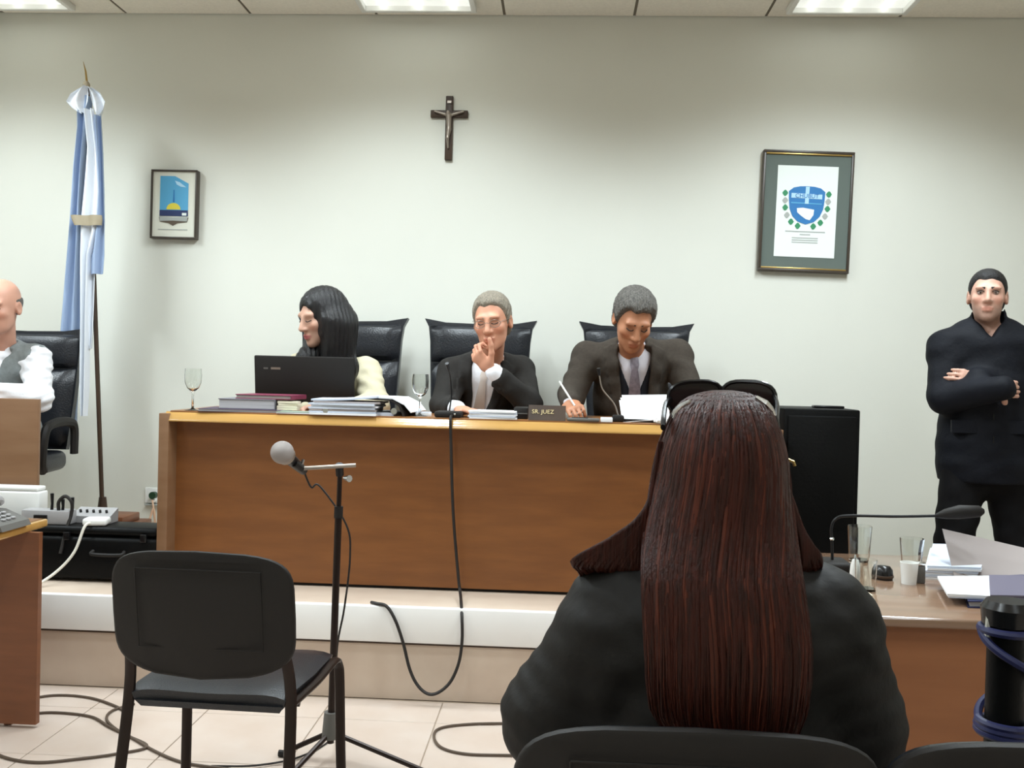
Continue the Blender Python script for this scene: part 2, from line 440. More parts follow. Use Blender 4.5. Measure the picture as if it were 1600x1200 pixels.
chs = [(545, 5.15, 0, 'black leather high-backed chair behind the woman with the laptop'),
       (748, 5.15, 0, 'black leather high-backed chair behind the man resting his chin'),
       (995, 5.1, 0, 'black leather high-backed chair behind the man who is writing'),
       (44, 4.93, 8, 'black leather chair of the bald man beside the flag')]
for i, (px, y, rz, lab) in enumerate(chs):
    o = ch0 if i == 0 else copy_tree(ch0)
    p = at(px, 560, y+.25); o.location = (p.x, y, PLAT); o.rotation_euler.z = math.radians(rz)
    o['label'] = lab; o['group'] = 'high-backed leather chairs'
    if i == 3: o.scale.z = .915; o.location.z = PLAT
# ---- stacking chairs of the public
def stacking_chair():
    t = thing('stacking_chair', '', 'chair')                       # faces +y, its back to the camera
    def panel(y0, th, w, z0, z1, sag, rr, bow):
        n = 40; rings = []
        def ol(k):
            a = 2*math.pi*k/n; c_, s_ = math.cos(a), math.sin(a)
            e = .36
            x = math.copysign(abs(c_)**e, c_)*w/2; z = math.copysign(abs(s_)**e, s_)
            zz = (z0+z1)/2+z*(z1-z0)/2
            if s_ < 0: zz -= sag*(1-(2*x/w)**2)*abs(s_)
            else: zz -= .02*(2*x/w)**2
            return x, zz
        b = MB(); st = [(.0, .96), (.12, .99), (.5, 1), (.88, .99), (1, .96)]
        for (q, s_) in st:
            r = []
            for k in range(n):
                x, z = ol(k); zc = (z0+z1)/2; x *= s_; z = zc+(z-zc)*s_
                r.append((x, y0+th*q+bow*(1-(2*x/w)**2)-(z-z0)*.16, z))
            rings.append(r)
        b.loft(rings); return b
    panel(-.235, .02, .5, .545, .868, .03, .08, -.035).build('back_shell', 'black_plastic', t, world=False, smooth=50)
    panel(-.214, .035, .47, .56, .855, .03, .08, -.035).build('back_cushion', 'black_vinyl', t, world=False, smooth=50)
    b = MB()                                                         # raised field on the shell
    pts = []
    for (x, z) in ((-.17, .815), (.17, .815), (.17, .6), (-.17, .6), (-.17, .815)):
        pts.append((x, -.237-.035*(1-(2*x/.5)**2)-(z-.545)*.16, z))
    b.tube(pts, .002, 6); b.build('shell_rib', 'black_plastic', t, world=False)
    # seat cushion with waterfall front
    rings = []
    for (y, z, w) in ((-.2, .455, .40), (-.21, .475, .43), (-.16, .487, .45), (.0, .482, .465), (.15, .482, .465), (.215, .475, .45), (.235, .45, .43)):
        r = []
        for k in range(17):
            u = k/16*2-1; r.append((u*w/2, y, z-.012*(1-u*u)-.02*abs(u)**6))
        for k in range(16, -1, -1):
            u = k/16*2-1; r.append((u*w/2*.97, y*.985, z-.04+.0*u))
        rings.append(r)
    MB().loft(rings).build('seat', 'black_vinyl', t, world=False, smooth=60)
    MB().box((-.20, -.19, .418), (.20, .2, .442), .008).build('seat_pan', 'black_plastic', t, world=False)
    for s_ in (-1, 1):
        MB().tube(spline([(s_*.205, -.275, .80), (s_*.212, -.235, .62), (s_*.225, -.20, .47), (s_*.235, -.235, .22), (s_*.25, -.275, .0)], 6), .0165, 10, flat=.62).build('rear_leg', 'dark_metal', t, world=False)
        MB().tube(spline([(s_*.222, -.19, .438), (s_*.235, .0, .44), (s_*.24, .17, .448), (s_*.243, .215, .425), (s_*.246, .225, .37), (s_*.25, .235, .18), (s_*.255, .245, .0)], 6), .0165, 10, flat=.62).build('front_leg', 'dark_metal', t, world=False)
    for y in (-.15, .15): MB().tube([(-.235, y, .428), (.235, y, .428)], .009, 8).build('crossbar', 'dark_metal', t, world=False)
    return t
sc0 = stacking_chair()
p = at(330, 900, 2.52)
for i, (x, y, rz, lab) in enumerate([(p.x, 2.745, -2, 'empty black chair in front of the microphone stand'),
        (at(1100, 1150, 1.24).x, 1.565, 0, 'black chair under the red-haired woman'),
        (at(1715, 1160, 1.24).x, 1.565, 0, 'black chair back peeking in at the bottom right corner')]):
    o = sc0 if i == 0 else copy_tree(sc0)
    o.location = (x, y, 0); o.rotation_euler.z = math.radians(rz); o['label'] = lab; o['group'] = 'black stacking chairs'
    if i: o.scale.z = 1.03
# ================================================================== people: smooth implicit surfaces meshed on a grid
class Field:
    def __init__(s, lo, hi, h):
        s.lo = np.array(lo, float); s.h = h
        s.n = np.ceil((np.array(hi)-s.lo)/h).astype(int)+1
        s.a = np.full(s.n, 9.0, np.float32)
    def grid(s, lo, hi):
        i0 = np.clip(np.floor((np.array(lo)-s.lo)/s.h).astype(int), 0, s.n-1); i1 = np.clip(np.ceil((np.array(hi)-s.lo)/s.h).astype(int)+1, 1, s.n)
        ax = [(s.lo[k]+s.h*np.arange(i0[k], i1[k])).astype(np.float32) for k in range(3)]
        sl = tuple(slice(i0[k], i1[k]) for k in range(3))
        return sl, ax[0][:, None, None], ax[1][None, :, None], ax[2][None, None, :]
    def put(s, prim, k=.02, op='add'):
        fn, lo, hi = prim; pad = k+2*s.h
        sl, X, Y, Z = s.grid(np.array(lo)-pad, np.array(hi)+pad)
        if 0 in s.a[sl].shape: return
        d = fn(X, Y, Z).astype(np.float32); a = s.a[sl]
        if op == 'sub': a_, b_ = -a, d
        else: a_, b_ = a, d
        hh = np.maximum(k-np.abs(a_-b_), 0)/max(k, 1e-6)
        m = np.minimum(a_, b_)-hh*hh*k*.25
        s.a[sl] = -m if op == 'sub' else m
    def shape(s, fn):                                # fn(arr, X, Y, Z) -> arr over the whole grid
        sl, X, Y, Z = s.grid(s.lo, s.lo+s.n*s.h); s.a = fn(s.a, X, Y, Z).astype(np.float32)
    def mesh(s):
        A = s.a; A[0] = A[-1] = 9; A[:, 0] = A[:, -1] = 9; A[:, :, 0] = A[:, :, -1] = 9
        I = A < 0
        c = np.zeros(tuple(s.n-1), np.int8); cs = [(i, j, k) for i in (0, 1) for j in (0, 1) for k in (0, 1)]
        nx, ny, nz = s.n-1
        for (i, j, k) in cs: c += I[i:i+nx, j:j+ny, k:k+nz]
        act = (c > 0) & (c < 8); idx = np.argwhere(act)
        ids = np.full(act.shape, -1, np.int32); ids[act] = np.arange(len(idx))
        V = np.stack([A[idx[:, 0]+i, idx[:, 1]+j, idx[:, 2]+k] for (i, j, k) in cs], 1)
        acc = np.zeros((len(idx), 3)); cnt = np.zeros(len(idx))
        cc = np.array(cs)
        for p in range(8):
            for q in range(p+1, 8):
                if np.abs(cc[p]-cc[q]).sum() != 1: continue
                a, b = V[:, p], V[:, q]; cr = (a < 0) != (b < 0)
                t = np.where(cr, a/np.where(np.abs(a-b) < 1e-9, 1, a-b), 0)
                pt = cc[p][None]+t[:, None]*(cc[q]-cc[p])[None]
                acc[cr] += pt[cr]; cnt[cr] += 1
        P = s.lo+s.h*(idx+acc/cnt[:, None])
        F = []
        for ax in range(3):
            sl0 = [slice(None)]*3; sl1 = [slice(None)]*3; sl0[ax] = slice(0, -1); sl1[ax] = slice(1, None)
            e = np.argwhere(I[tuple(sl0)] != I[tuple(sl1)]); u, v = [k for k in range(3) if k != ax]
            e = e[(e[:, u] > 0) & (e[:, v] > 0) & (e[:, u] < s.n[u]-1) & (e[:, v] < s.n[v]-1)]
            inside = I[e[:, 0], e[:, 1], e[:, 2]]
            def cell(du, dv):
                q = e.copy(); q[:, u] -= du; q[:, v] -= dv; return ids[q[:, 0], q[:, 1], q[:, 2]]
            quad = np.stack([cell(1, 1), cell(0, 1), cell(0, 0), cell(1, 0)], 1)
            flip = inside if ax != 1 else ~inside
            quad[~flip] = quad[~flip][:, ::-1]
            F.append(quad)
        F = np.concatenate(F); F = F[(F >= 0).all(1)]
        return P, F
    def build(s, name, material, parent=None, base=None, color=None):
        P, F = s.mesh()
        off = np.array(origin_of(parent)) if parent is not None else np.array(base if base is not None else (0, 0, 0), float)
        me = bpy.data.meshes.new(name)
        me.vertices.add(len(P)); me.vertices.foreach_set('co', (P-off).astype(np.float32).ravel())
        me.loops.add(F.size); me.loops.foreach_set('vertex_index', F.astype(np.int32).ravel())
        me.polygons.add(len(F)); me.polygons.foreach_set('loop_start', np.arange(0, F.size, 4, dtype=np.int32))
        me.update(calc_edges=True); me.validate(); me.shade_smooth()
        if color is not None:
            ca = me.color_attributes.new('col', 'FLOAT_COLOR', 'POINT'); cv = color(P)
            ca.data.foreach_set('color', np.concatenate([cv, np.ones((len(cv), 1))], 1).astype(np.float32).ravel())
        me.materials.append(MATS[material])
        o = new(name, me, parent)
        if parent is None: o.location = off
        return o
def A3(v): return np.array(v, float)
def cap(a, b, ra, rb):
    a, b = A3(a), A3(b); d = b-a; L = max(d@d, 1e-9)
    def fn(X, Y, Z):
        t = np.clip(((X-a[0])*d[0]+(Y-a[1])*d[1]+(Z-a[2])*d[2])/L, 0, 1)
        return np.sqrt((X-a[0]-t*d[0])**2+(Y-a[1]-t*d[1])**2+(Z-a[2]-t*d[2])**2)-(ra+t*(rb-ra))
    r = max(ra, rb); return fn, np.minimum(a, b)-r, np.maximum(a, b)+r
def ecap(a, b, ra, rb, side):                        # elliptic capsule: radii (side, front) at both ends
    a, b = A3(a), A3(b); d = b-a; L = np.linalg.norm(d); u = d/L
    sd = A3(side); sd = sd-(sd@u)*u; sd /= np.linalg.norm(sd); fr = np.cross(u, sd)
    def fn(X, Y, Z):
        x, y, z = X-a[0], Y-a[1], Z-a[2]
        tl = x*u[0]+y*u[1]+z*u[2]; t = np.clip(tl/L, 0, 1)
        ps = x*sd[0]+y*sd[1]+z*sd[2]; pf = x*fr[0]+y*fr[1]+z*fr[2]
        ex = tl-t*L; rs = ra[0]+t*(rb[0]-ra[0]); rf = ra[1]+t*(rb[1]-ra[1]); rm = np.minimum(rs, rf)
        q = np.sqrt((ps/rs)**2+(pf/rf)**2+(ex/rm)**2)
        return (q-1)*rm
    r = max(ra+rb); return fn, np.minimum(a, b)-r, np.maximum(a, b)+r
def ell(c, r, R=None):
    c = A3(c); r = A3(r); R = np.eye(3) if R is None else np.array(R)
    def fn(X, Y, Z):
        x, y, z = X-c[0], Y-c[1], Z-c[2]
        l = [(R[0, k]*x+R[1, k]*y+R[2, k]*z) for k in range(3)]
        k0 = np.sqrt(sum((l[k]/r[k])**2 for k in range(3))); k1 = np.sqrt(sum((l[k]/r[k]**2)**2 for k in range(3)))
        return k0*(k0-1)/np.maximum(k1, 1e-6)
    m = r.max(); return fn, c-m, c+m
def smin(a, b, k):
    h = np.maximum(k-np.abs(a-b), 0)/k; return np.minimum(a, b)-h*h*k*.25
def smax(a, b, k): return -smin(-a, -b, k)
class Head:                                          # face looks to -y in its own frame
    def __init__(s, c, yaw=0, pitch=0, roll=0, sc=1.0, female=False):
        s.c = A3(c); s.s = sc; s.f = female
        s.R = np.array(Matrix.Rotation(math.radians(yaw), 3, 'Z') @ Matrix.Rotation(math.radians(pitch), 3, 'X') @ Matrix.Rotation(math.radians(roll), 3, 'Y'))
    def w(s, p): return s.c+s.s*(s.R @ A3(p))
    def loc(s, X, Y, Z):
        x, y, z = X-s.c[0], Y-s.c[1], Z-s.c[2]
        return [(s.R[0, k]*x+s.R[1, k]*y+s.R[2, k]*z)/s.s for k in range(3)]
    def prim(s):
        E = lambda c, r: ell(c, r)[0]
        g = .9 if s.f else 1.0
        def fn(X, Y, Z):
            x, y, z = s.loc(X, Y, Z); ax = np.abs(x)
            d = E((0, .018, .035), (.074, .093, .085))(x, y, z)
            d = smin(d, E((0, -.022, -.025), (.062*g, .072, .08))(x, y, z), .03)
            d = smin(d, E((0, -.032, -.078), (.048*g, .05, .038))(x, y, z), .03)
            d = smin(d, E((0, -.074, -.102), (.020*g, .016, .016))(x, y, z), .03)
            d = smin(d, E((.040, -.058, -.02), (.022, .024, .02))(ax, y, z), .02)
            d = smin(d, E((.026, -.079 if not s.f else -.074, .028), (.026, .014, .011))(ax, y, z), .02)
            d = smax(d, -E((.031, -.104, .008), (.019, .020, .012))(ax, y, z), .014)
            d = smin(d, cap((0, -.088, .018), (0, -.110, -.028), .007, .0125)[0](x, y, z), .014)
            d = smin(d, E((.012, -.097, -.032), (.009, .011, .008))(ax, y, z), .008)
            d = smin(d, E((0, -.091, -.060), (.024*g, .012, .0065))(x, y, z), .008)
            d = smin(d, E((0, -.090, -.072), (.020*g, .012, .0075))(x, y, z), .008)
            d = smax(d, -E((0, -.104, -.0655), (.023*g, .008, .0022))(x, y, z), .004)
            ea = E((.078, .014, -.006), (.010, .021, .032))(ax, y, z)
            ea = smax(ea, -E((.086, .008, -.002), (.008, .012, .018))(ax, y, z), .006)
            d = smin(d, ea, .010)
            return d*s.s
        return fn, s.c-.16*s.s, s.c+.16*s.s
    def color(s, skin, lip=None, stubble=None):
        sk = np.array(lin(skin)[:3]); lp = np.array(lin(lip)[:3]) if lip else sk*np.array([.86, .66, .64])
        def fn(P):
            x, y, z = s.loc(P[:, 0], P[:, 1], P[:, 2])
            c = np.tile(sk, (len(P), 1)); c *= (1+.06*np.sin(P[:, 0]*90)*np.sin(P[:, 2]*70+2))[:, None]
            def mix(col, m): 
                nonlocal c; c = c*(1-m[:, None])+np.array(col)*m[:, None]
            e = (x/.024)**2+((z+.066)/.013)**2
            mix(lp, np.where(y < -.08, np.clip(1.4-e, 0, 1), 0))
            ck = ((np.abs(x)-.042)/.022)**2+((z+.028)/.022)**2
            mix(sk*np.array([1.05, .78, .74]), np.where(y < -.03, np.clip(1-ck, 0, 1)*.5, 0))
            if stubble is not None:
                st = np.clip((-.045-z)/.02, 0, 1)*np.clip((-.0-y)/.03, 0, 1)*np.clip((z+.16)/.02, 0, 1)
                mix(np.array(lin(stubble)[:3]), st*.55*(e > 1.2))
            return c
        return fn
    def short_hair(s, h, material, parent, name='hair', vol=.012, front=.05, side=-.03, amp=.002, back=-.075):
        F = Field(s.c-.15*s.s, s.c+.15*s.s, h)
        E = lambda c, r: ell(c, r)[0]
        def fn(X, Y, Z):
            x, y, z = s.loc(X, Y, Z); ax = np.abs(x)
            d = E((0, .018, .035), (.074, .093, .085))(x, y, z)
            d = smin(d, E((0, .032, -.03), (.066, .066, .06))(x, y, z), .03)
            hl = front-np.maximum(ax-.035, 0)*.25+.003*np.sin(x*120)   # hairline over the forehead, then the temples
            tt = np.clip((y+.052)/.045, 0, 1); lim = hl-(hl-side)*tt*tt*(3-2*tt)
            lim = np.where(y < .0, lim, back+(.045-np.clip(y, 0, .045))*1.1)
            v = np.clip((z-lim)/.028, -.4, 1); v = np.where(v > 0, v*(2-v), v)
            nz = .5*np.sin(x*410+3*np.sin(z*95+y*70))*np.sin(y*370+2*np.sin(x*120))+.5*np.sin(x*190-y*160+z*230+2*np.sin(y*60+x*45))
            d = d-(vol*v*(.8+.35*np.clip(z/.1, 0, 1))-.001)-amp*nz*np.clip(v, 0, 1)
            d = smax(d, -E((.085, .012, -.012), (.02, .02, .03))(ax, y, z), .006)
            return d*s.s
        F.put((fn, s.c-.14*s.s, s.c+.14*s.s), .001)
        return F.build(name, material, parent)
    def face_bits(s, parent, brow='brow', open_eyes=True, brow_w=.0042):
        for sg in (-1, 1):
            e = s.w((sg*.031, -.0755, .007))
            if open_eyes:
                o = MB().ball(e, .0125*s.s, 14, 10).build('eye', 'eye_white', parent)
                MB().ball(s.w((sg*.031, -.0832, .006)), .0056*s.s, 10, 8).build('iris', 'eye_dark', o)
            pts = [s.w((sg*(.0165+.027*t), -.0895+.012*t*t-.004*math.sin(math.pi*t), (.011 if open_eyes else .004)+(.004*math.sin(math.pi*t) if open_eyes else -.004*math.sin(math.pi*t)))) for t in np.linspace(0, 1, 7)]
            MB().tube(pts, .0022*s.s, 6).build('eyelash', 'brow', parent)
            pts = [s.w((sg*(.012+.038*t), (-.090 if not s.f else -.086)+.019*t*t, .026+.007*math.sin(math.pi*t*.8)-.003*t)) for t in np.linspace(0, 1, 8)]
            MB().tube(pts, [brow_w*s.s*(1-.5*t) for t in np.linspace(0, 1, 8)], 6).build('eyebrow', brow, parent)
def hand(wr, d, n, s=1.0, curl=(.5, .5, .5, .5), thumb=1, tcurl=.4, spread=.0):
    wr, d, n = A3(wr), A3(d), A3(n); d /= np.linalg.norm(d); n = n-(n@d)*d; n /= np.linalg.norm(n); sd = np.cross(d, n)*thumb
    out = [(ecap(wr, wr+d*.03*s, (.026*s, .019*s), (.03*s, .017*s), sd), .01),
           (ecap(wr+d*.028*s, wr+d*.082*s, (.034*s, .016*s), (.038*s, .0125*s), sd), .015)]
    for i, L in enumerate((.070, .078, .072, .056)):
        p = wr+d*(.088-.004*abs(i-1))*s+sd*(.031-.0205*i)*s; ang = curl[i]*.6; dd0 = d+sd*spread*(1.5-i); dd0 /= np.linalg.norm(dd0); r = .0088*s
        for q in (.45, .32, .23):
            dd = dd0*math.cos(ang)+n*math.sin(ang); b = p+dd*L*q*s
            out.append((cap(p, b, r, r*.92), .004)); p = b; ang += curl[i]; r *= .92
    p = wr+d*.022*s+sd*.026*s; ang = 0
    for q, L in enumerate((.042, .032, .026)):
        dd = d*(.55+.25*q)+sd*(.75-tcurl*q*.9)+n*(.25+tcurl*.6*q); dd /= np.linalg.norm(dd); b = p+dd*L*s
        out.append((cap(p, b, (.0125-.001*q)*s, (.0112-.001*q)*s), .008)); p = b
    return out
def bounds(prims, pad=.03):
    lo = np.min([p[0][1] for p in prims], 0)-pad; hi = np.max([p[0][2] for p in prims], 0)+pad; return lo, hi
def blob(prims, h, cuts=()):
    lo, hi = bounds(prims); F = Field(lo, hi, h)
    for p, k in prims: F.put(p, k)
    for c in cuts:
        if callable(c): F.shape(c)
        else: F.put(c[0], c[1], 'sub')
    return F
def folds(amp, fx=22, fz=16, ph=0.0):
    def fn(a, X, Y, Z):
        q = np.sin(X*fx*1.6+Z*fz*2.6+2.2*np.sin(Y*14+Z*11+ph)+ph)*.6+np.sin(Z*fz*4.2-X*fx*1.5+2*np.sin(X*16+Y*19)+1.7+ph)*.4
        return a+amp*q*(np.abs(a) < .05)
    return fn
class Torso:                                         # frame of a trunk: u up, s to the person's left, f to the front
    def __init__(s, nb, pe, front):
        s.nb, s.pe = A3(nb), A3(pe); s.u = s.nb-s.pe; s.L = np.linalg.norm(s.u); s.u /= s.L
        f = A3(front); f = f-(f@s.u)*s.u; s.f = f/np.linalg.norm(f); s.s = np.cross(s.u, s.f)
    def p(s, side, front, down): return s.nb+s.s*side+s.f*front-s.u*down
    def coords(s, X, Y, Z):
        x, y, z = X-s.nb[0], Y-s.nb[1], Z-s.nb[2]
        return (x*s.s[0]+y*s.s[1]+z*s.s[2], x*s.f[0]+y*s.f[1]+z*s.f[2], -(x*s.u[0]+y*s.u[1]+z*s.u[2]))
def trunk(T, shL, shR, e=0, w=1.0):
    sL, sR = A3(shL), A3(shR); sd = sL-sR
    return [(ecap(T.p(0, .0, .09), T.p(0, .01, .26), (.155*w+e, .10*w+e), (.15*w+e, .115*w+e), T.s), .05),
            (ecap(T.p(0, .01, .26), T.pe, (.145*w+e, .11*w+e), (.165*w+e, .12*w+e), T.s), .05),
            (cap(sR, T.p(0, -.015, .045), .058*w+e, .06*w+e), .05), (cap(sL, T.p(0, -.015, .045), .058*w+e, .06*w+e), .05),
            (cap(T.p(-.05, -.02, .03), T.p(.05, -.02, .03), .05*w+e, .05*w+e), .05)]
def arm(sh, el, wr, e=0, r=(.056, .044, .03), ew=None):
    return [(cap(sh, el, r[0]+e, r[1]+e), .03), (cap(el, wr, r[1]+e, r[2]+(e if ew is None else ew)), .025)]
def vcut(T, w0, w1, dn, deep=.4, x0=0.0, back=.03):  # V opening of a jacket
    def fn(a, X, Y, Z):
        x, f, d = T.coords(X, Y, Z); ww = np.clip(w0+(w1-w0)*d/dn, -.2, 1)
        cut = np.maximum(np.abs(x-x0)-ww, back-f); cut = np.maximum(cut, -(d+.15)); cut = np.maximum(cut, d-dn)
        return smax(a, -cut, .006)
    return fn
def lapel(T, w0, w1, dn, wd=.05, th=.007, x0=0.0):
    def fn(a, X, Y, Z):
        x, f, d = T.coords(X, Y, Z); ww = w0+(w1-w0)*d/dn
        m = (np.abs(x-x0)-ww < wd*(1-.75*np.clip(d/dn, 0, 1))) & (f > .02) & (d < dn) & (d > -.05)
        return a-th*m
    return fn
def cutbelow(T, dn):
    def fn(a, X, Y, Z): return np.maximum(a, T.coords(X, Y, Z)[2]-dn)
    return fn
def cutabove(T, dn, k=.004):
    def fn(a, X, Y, Z): return smax(a, dn-T.coords(X, Y, Z)[2], k)
    return fn
def neck_prims(H, T, r=.05):
    s = H.s; return [(cap(H.w((0, .018, -.05)), T.p(0, -.01, .02), r*s, r*1.12*s), .03)]
def hollow(T, r0=.062, up=.2, dn=.02, f0=-.01):      # neck hole of a garment
    return (cap(T.p(0, f0+.01, dn), T.p(0, f0+.03, -up), r0, r0*1.3), .008)
def seated_legs(pe, kl, kr, al, ar, side, e=0):
    out = []
    for sg, k, a in ((1, kl, al), (-1, kr, ar)):
        hp = A3(pe)+A3(side)*sg*.09
        out += [(cap(hp, k, .085+e, .06+e), .04), (cap(k, a, .058+e, .04+e), .03)]
    return out
def feet(al, ar, fr, e=0):
    fr = A3(fr); out = []
    for a in (al, ar): out += [(ecap(A3(a)-np.array([0, 0, .03]), A3(a)+fr*.15-np.array([0, 0, .05]), (.036+e, .036+e), (.04+e, .024+e), np.cross(fr, [0, 0, 1])), .02)]
    return out
SD = np.array([1., 0, 0])
def seated(label, H, T, sh, el, wr, hands, skin, extra_body=(), lip=None, stubble=None, front=-1, zfl=PLAT, trous='trousers_black', knee_dy=.42, h=.006):
    """common body: returns the person object (one continuous mesh from head to shoes)"""
    fr = np.array([0, front, 0.]); pe = T.pe
    kn = [pe+fr*knee_dy+T.s*s_*.12+np.array([0, 0, -.0]) for s_ in (1, -1)]
    an = [np.array([k[0], k[1]-fr[1]*.05, zfl+.085]) for k in kn]
    B = [(H.prim(), .01)]+neck_prims(H, T)+trunk(T, sh[0], sh[1], -.012)
    for i in (0, 1): B += arm(sh[i], el[i], wr[i], -.01)
    for hp in hands: B += hp
    B += seated_legs(pe, kn[0], kn[1], an[0], an[1], T.s)+feet(an[0], an[1], fr)
    F = blob(B, h)
    o = F.build('person', 'skin', None, base=(pe[0], pe[1], zfl), color=H.color(skin, lip, stubble)); tag(o, label, 'person')
    blob(seated_legs(pe, kn[0], kn[1], an[0], an[1], T.s, .014)+[(ecap(T.pe, T.pe-T.u*.04, (.17, .125), (.17, .125), T.s), .04)], .012).build('trousers', trous, o)
    for i in (0, 1): blob(feet([an[0], an[1]][i], [an[0], an[1]][i], fr, .008), .008).build('shoe', 'shoe_black', o)
    return o
# ---------------------------------------------------------------- man in the middle, chin on hand
H = Head(at(769, 503, 4.52), yaw=-8, pitch=10, roll=-5, sc=1.1)
T = Torso(at(765, 566, 4.70), (at(752, 640, 4.98).x, 4.98, PLAT+.52), (-.12, -1, 0))
sh = [at(812, 580, 4.76), at(708, 582, 4.72)]; el = [at(826, 630, 4.5), at(692, 636, 4.56)]; wr = [at(768, 578, 4.39), at(716, 640, 4.27)]
hnd = [hand(wr[0], (-.62, .0, .58), (.45, .75, .5), 1.12, (1.15, 1.15, 1.15, 1.2), thumb=-1, tcurl=.1),
       hand(wr[1], (.8, -.6, -.05), (0, 0, -1), 1.05, (.4, .45, .5, .5), thumb=-1)]
o = seated('grey-haired man in dark suit resting his chin on his hand', H, T, sh, el, wr, hnd, (204, 146, 118))
H.short_hair(.004, 'hair_grey', o, front=.074, side=-.025, vol=.012); H.face_bits(o, open_eyes=False, brow='hair_grey')
g = MB()
for sg in (-1, 1):
    g.tube([H.w((sg*.033+.023*math.cos(a), -.103+.008*abs(math.cos(a)), .003+.016*math.sin(a))) for a in np.linspace(0, 2*math.pi, 20)], .0014, 6, cap=False)
    g.tube([H.w((sg*.056, -.095, .008)), H.w((sg*.078, -.03, .012)), H.w((sg*.082, .012, .01))], .0014, 6)
g.tube([H.w((-.010, -.105, .005)), H.w((0, -.109, .009)), H.w((.010, -.105, .005))], .0014, 6)
g.build('spectacles', 'silver', o)
jk = trunk(T, sh[0], sh[1], .016)
for i in (0, 1):
    f_ = A3(wr[i])-A3(el[i]); jk += arm(sh[i], el[i], A3(wr[i])-f_*.22, .016, ew=.016)
blob(jk, .008, [hollow(T, .066), vcut(T, .075, .012, .40), lapel(T, .075, .012, .40), folds(.004), cutbelow(T, .52)]).build('jacket', 'suit_dark', o)
sp = trunk(T, sh[0], sh[1], .003)
for i in (0, 1): sp += [(cap(A3(wr[i])-(A3(wr[i])-A3(el[i]))*.5, A3(wr[i])-(A3(wr[i])-A3(el[i]))*.06, .040, .040), .01)]
sp += [(cap(T.p(0, -.004, .035), T.p(0, .008, -.02), .064, .06), .02)]
blob(sp, .008, [(cap(T.p(0, .0, -.0), T.p(0, .04, -.1), .055, .065), .006), cutbelow(T, .5)]).build('shirt', 'shirt_white', o)
tie = MB(); rings = []
for (d, wd, fo) in ((.0, .016, .062), (.03, .02, .092), (.05, .014, .104), (.12, .022, .121), (.2, .028, .131), (.3, .034, .137), (.36, .036, .137)):
    rings.append([T.p(s_*wd, fo+ff, d) for (s_, ff) in ((-1, 0), (-.5, .005), (.5, .005), (1, 0), (.5, -.006), (-.5, -.006))])
tie.loft(rings).build('tie', 'tie_beige', o)
# ---------------------------------------------------------------- man writing
H = Head(at(990, 500, 4.5), yaw=8, pitch=34, roll=4, sc=1.12)
T = Torso(at(987, 548, 4.72), (at(985, 640, 5.0).x, 5.0, PLAT+.53), (0, -1, 0))
sh = [at(1056, 556, 4.80), at(918, 560, 4.78)]; el = [at(1080, 618, 4.6), at(893, 618, 4.56)]; wr = [at(1050, 634, 4.34), at(890, 630, 4.34)]
hnd = [hand(wr[0], (-.5, -.8, -.08), (0, 0, -1), 1.08, (.4, .45, .5, .5), thumb=1),
       hand(wr[1], (.25, -.9, -.22), (.3, .15, -1), 1.08, (.75, .8, .85, .9), thumb=-1, tcurl=.5)]
o = seated('man in grey-brown jacket writing with his head bowed', H, T, sh, el, wr, hnd, (178, 122, 90))
H.short_hair(.004, 'hair_darkgrey', o, front=.07, side=-.025, vol=.018, amp=.003); H.face_bits(o, open_eyes=False)
jk = trunk(T, sh[0], sh[1], .02, 1.05)
for i in (0, 1):
    f_ = A3(wr[i])-A3(el[i]); jk += arm(sh[i], el[i], A3(wr[i])-f_*.12, .02, ew=.016)
blob(jk, .008, [hollow(T, .068), vcut(T, .085, .05, .5, x0=.01), lapel(T, .085, .05, .5, .06, x0=.01), folds(.004, ph=1), cutbelow(T, .54)]).build('jacket', 'suit_greybrown', o)
blob(trunk(T, sh[0], sh[1], .007, 1.03), .008, [hollow(T, .06), vcut(T, .085, .0, .22, x0=.01), cutbelow(T, .5)]).build('sweater', 'sweater_navy', o)
sp = trunk(T, sh[0], sh[1], .0, 1.02)+[(cap(T.p(0, -.004, .035), T.p(0, .01, -.025), .066, .062), .02)]
for i in (0, 1): sp += [(cap(A3(wr[i])-(A3(wr[i])-A3(el[i]))*.3, A3(wr[i])-(A3(wr[i])-A3(el[i]))*.06, .037, .036), .01)]
blob(sp, .008, [(cap(T.p(0, .0, -.0), T.p(0, .04, -.1), .056, .068), .006), cutbelow(T, .45)]).build('shirt', 'shirt_grey', o)
tie = MB(); rings = []
for (d, wd, fo) in ((.0, .018, .07), (.03, .022, .10), (.05, .016, .11), (.12, .026, .126), (.2, .03, .135), (.25, .03, .138)):
    rings.append([T.p(s_*wd+.008, fo+ff, d) for (s_, ff) in ((-1, 0), (-.5, .005), (.5, .005), (1, 0), (.5, -.008), (-.5, -.008))])
tie.loft(rings).build('tie', 'tie_grey', o)
pw = A3(wr[1])+np.array([.03, -.09, -.02]); PEN = (Vector(pw), Vector(at(874, 596, 4.30)))
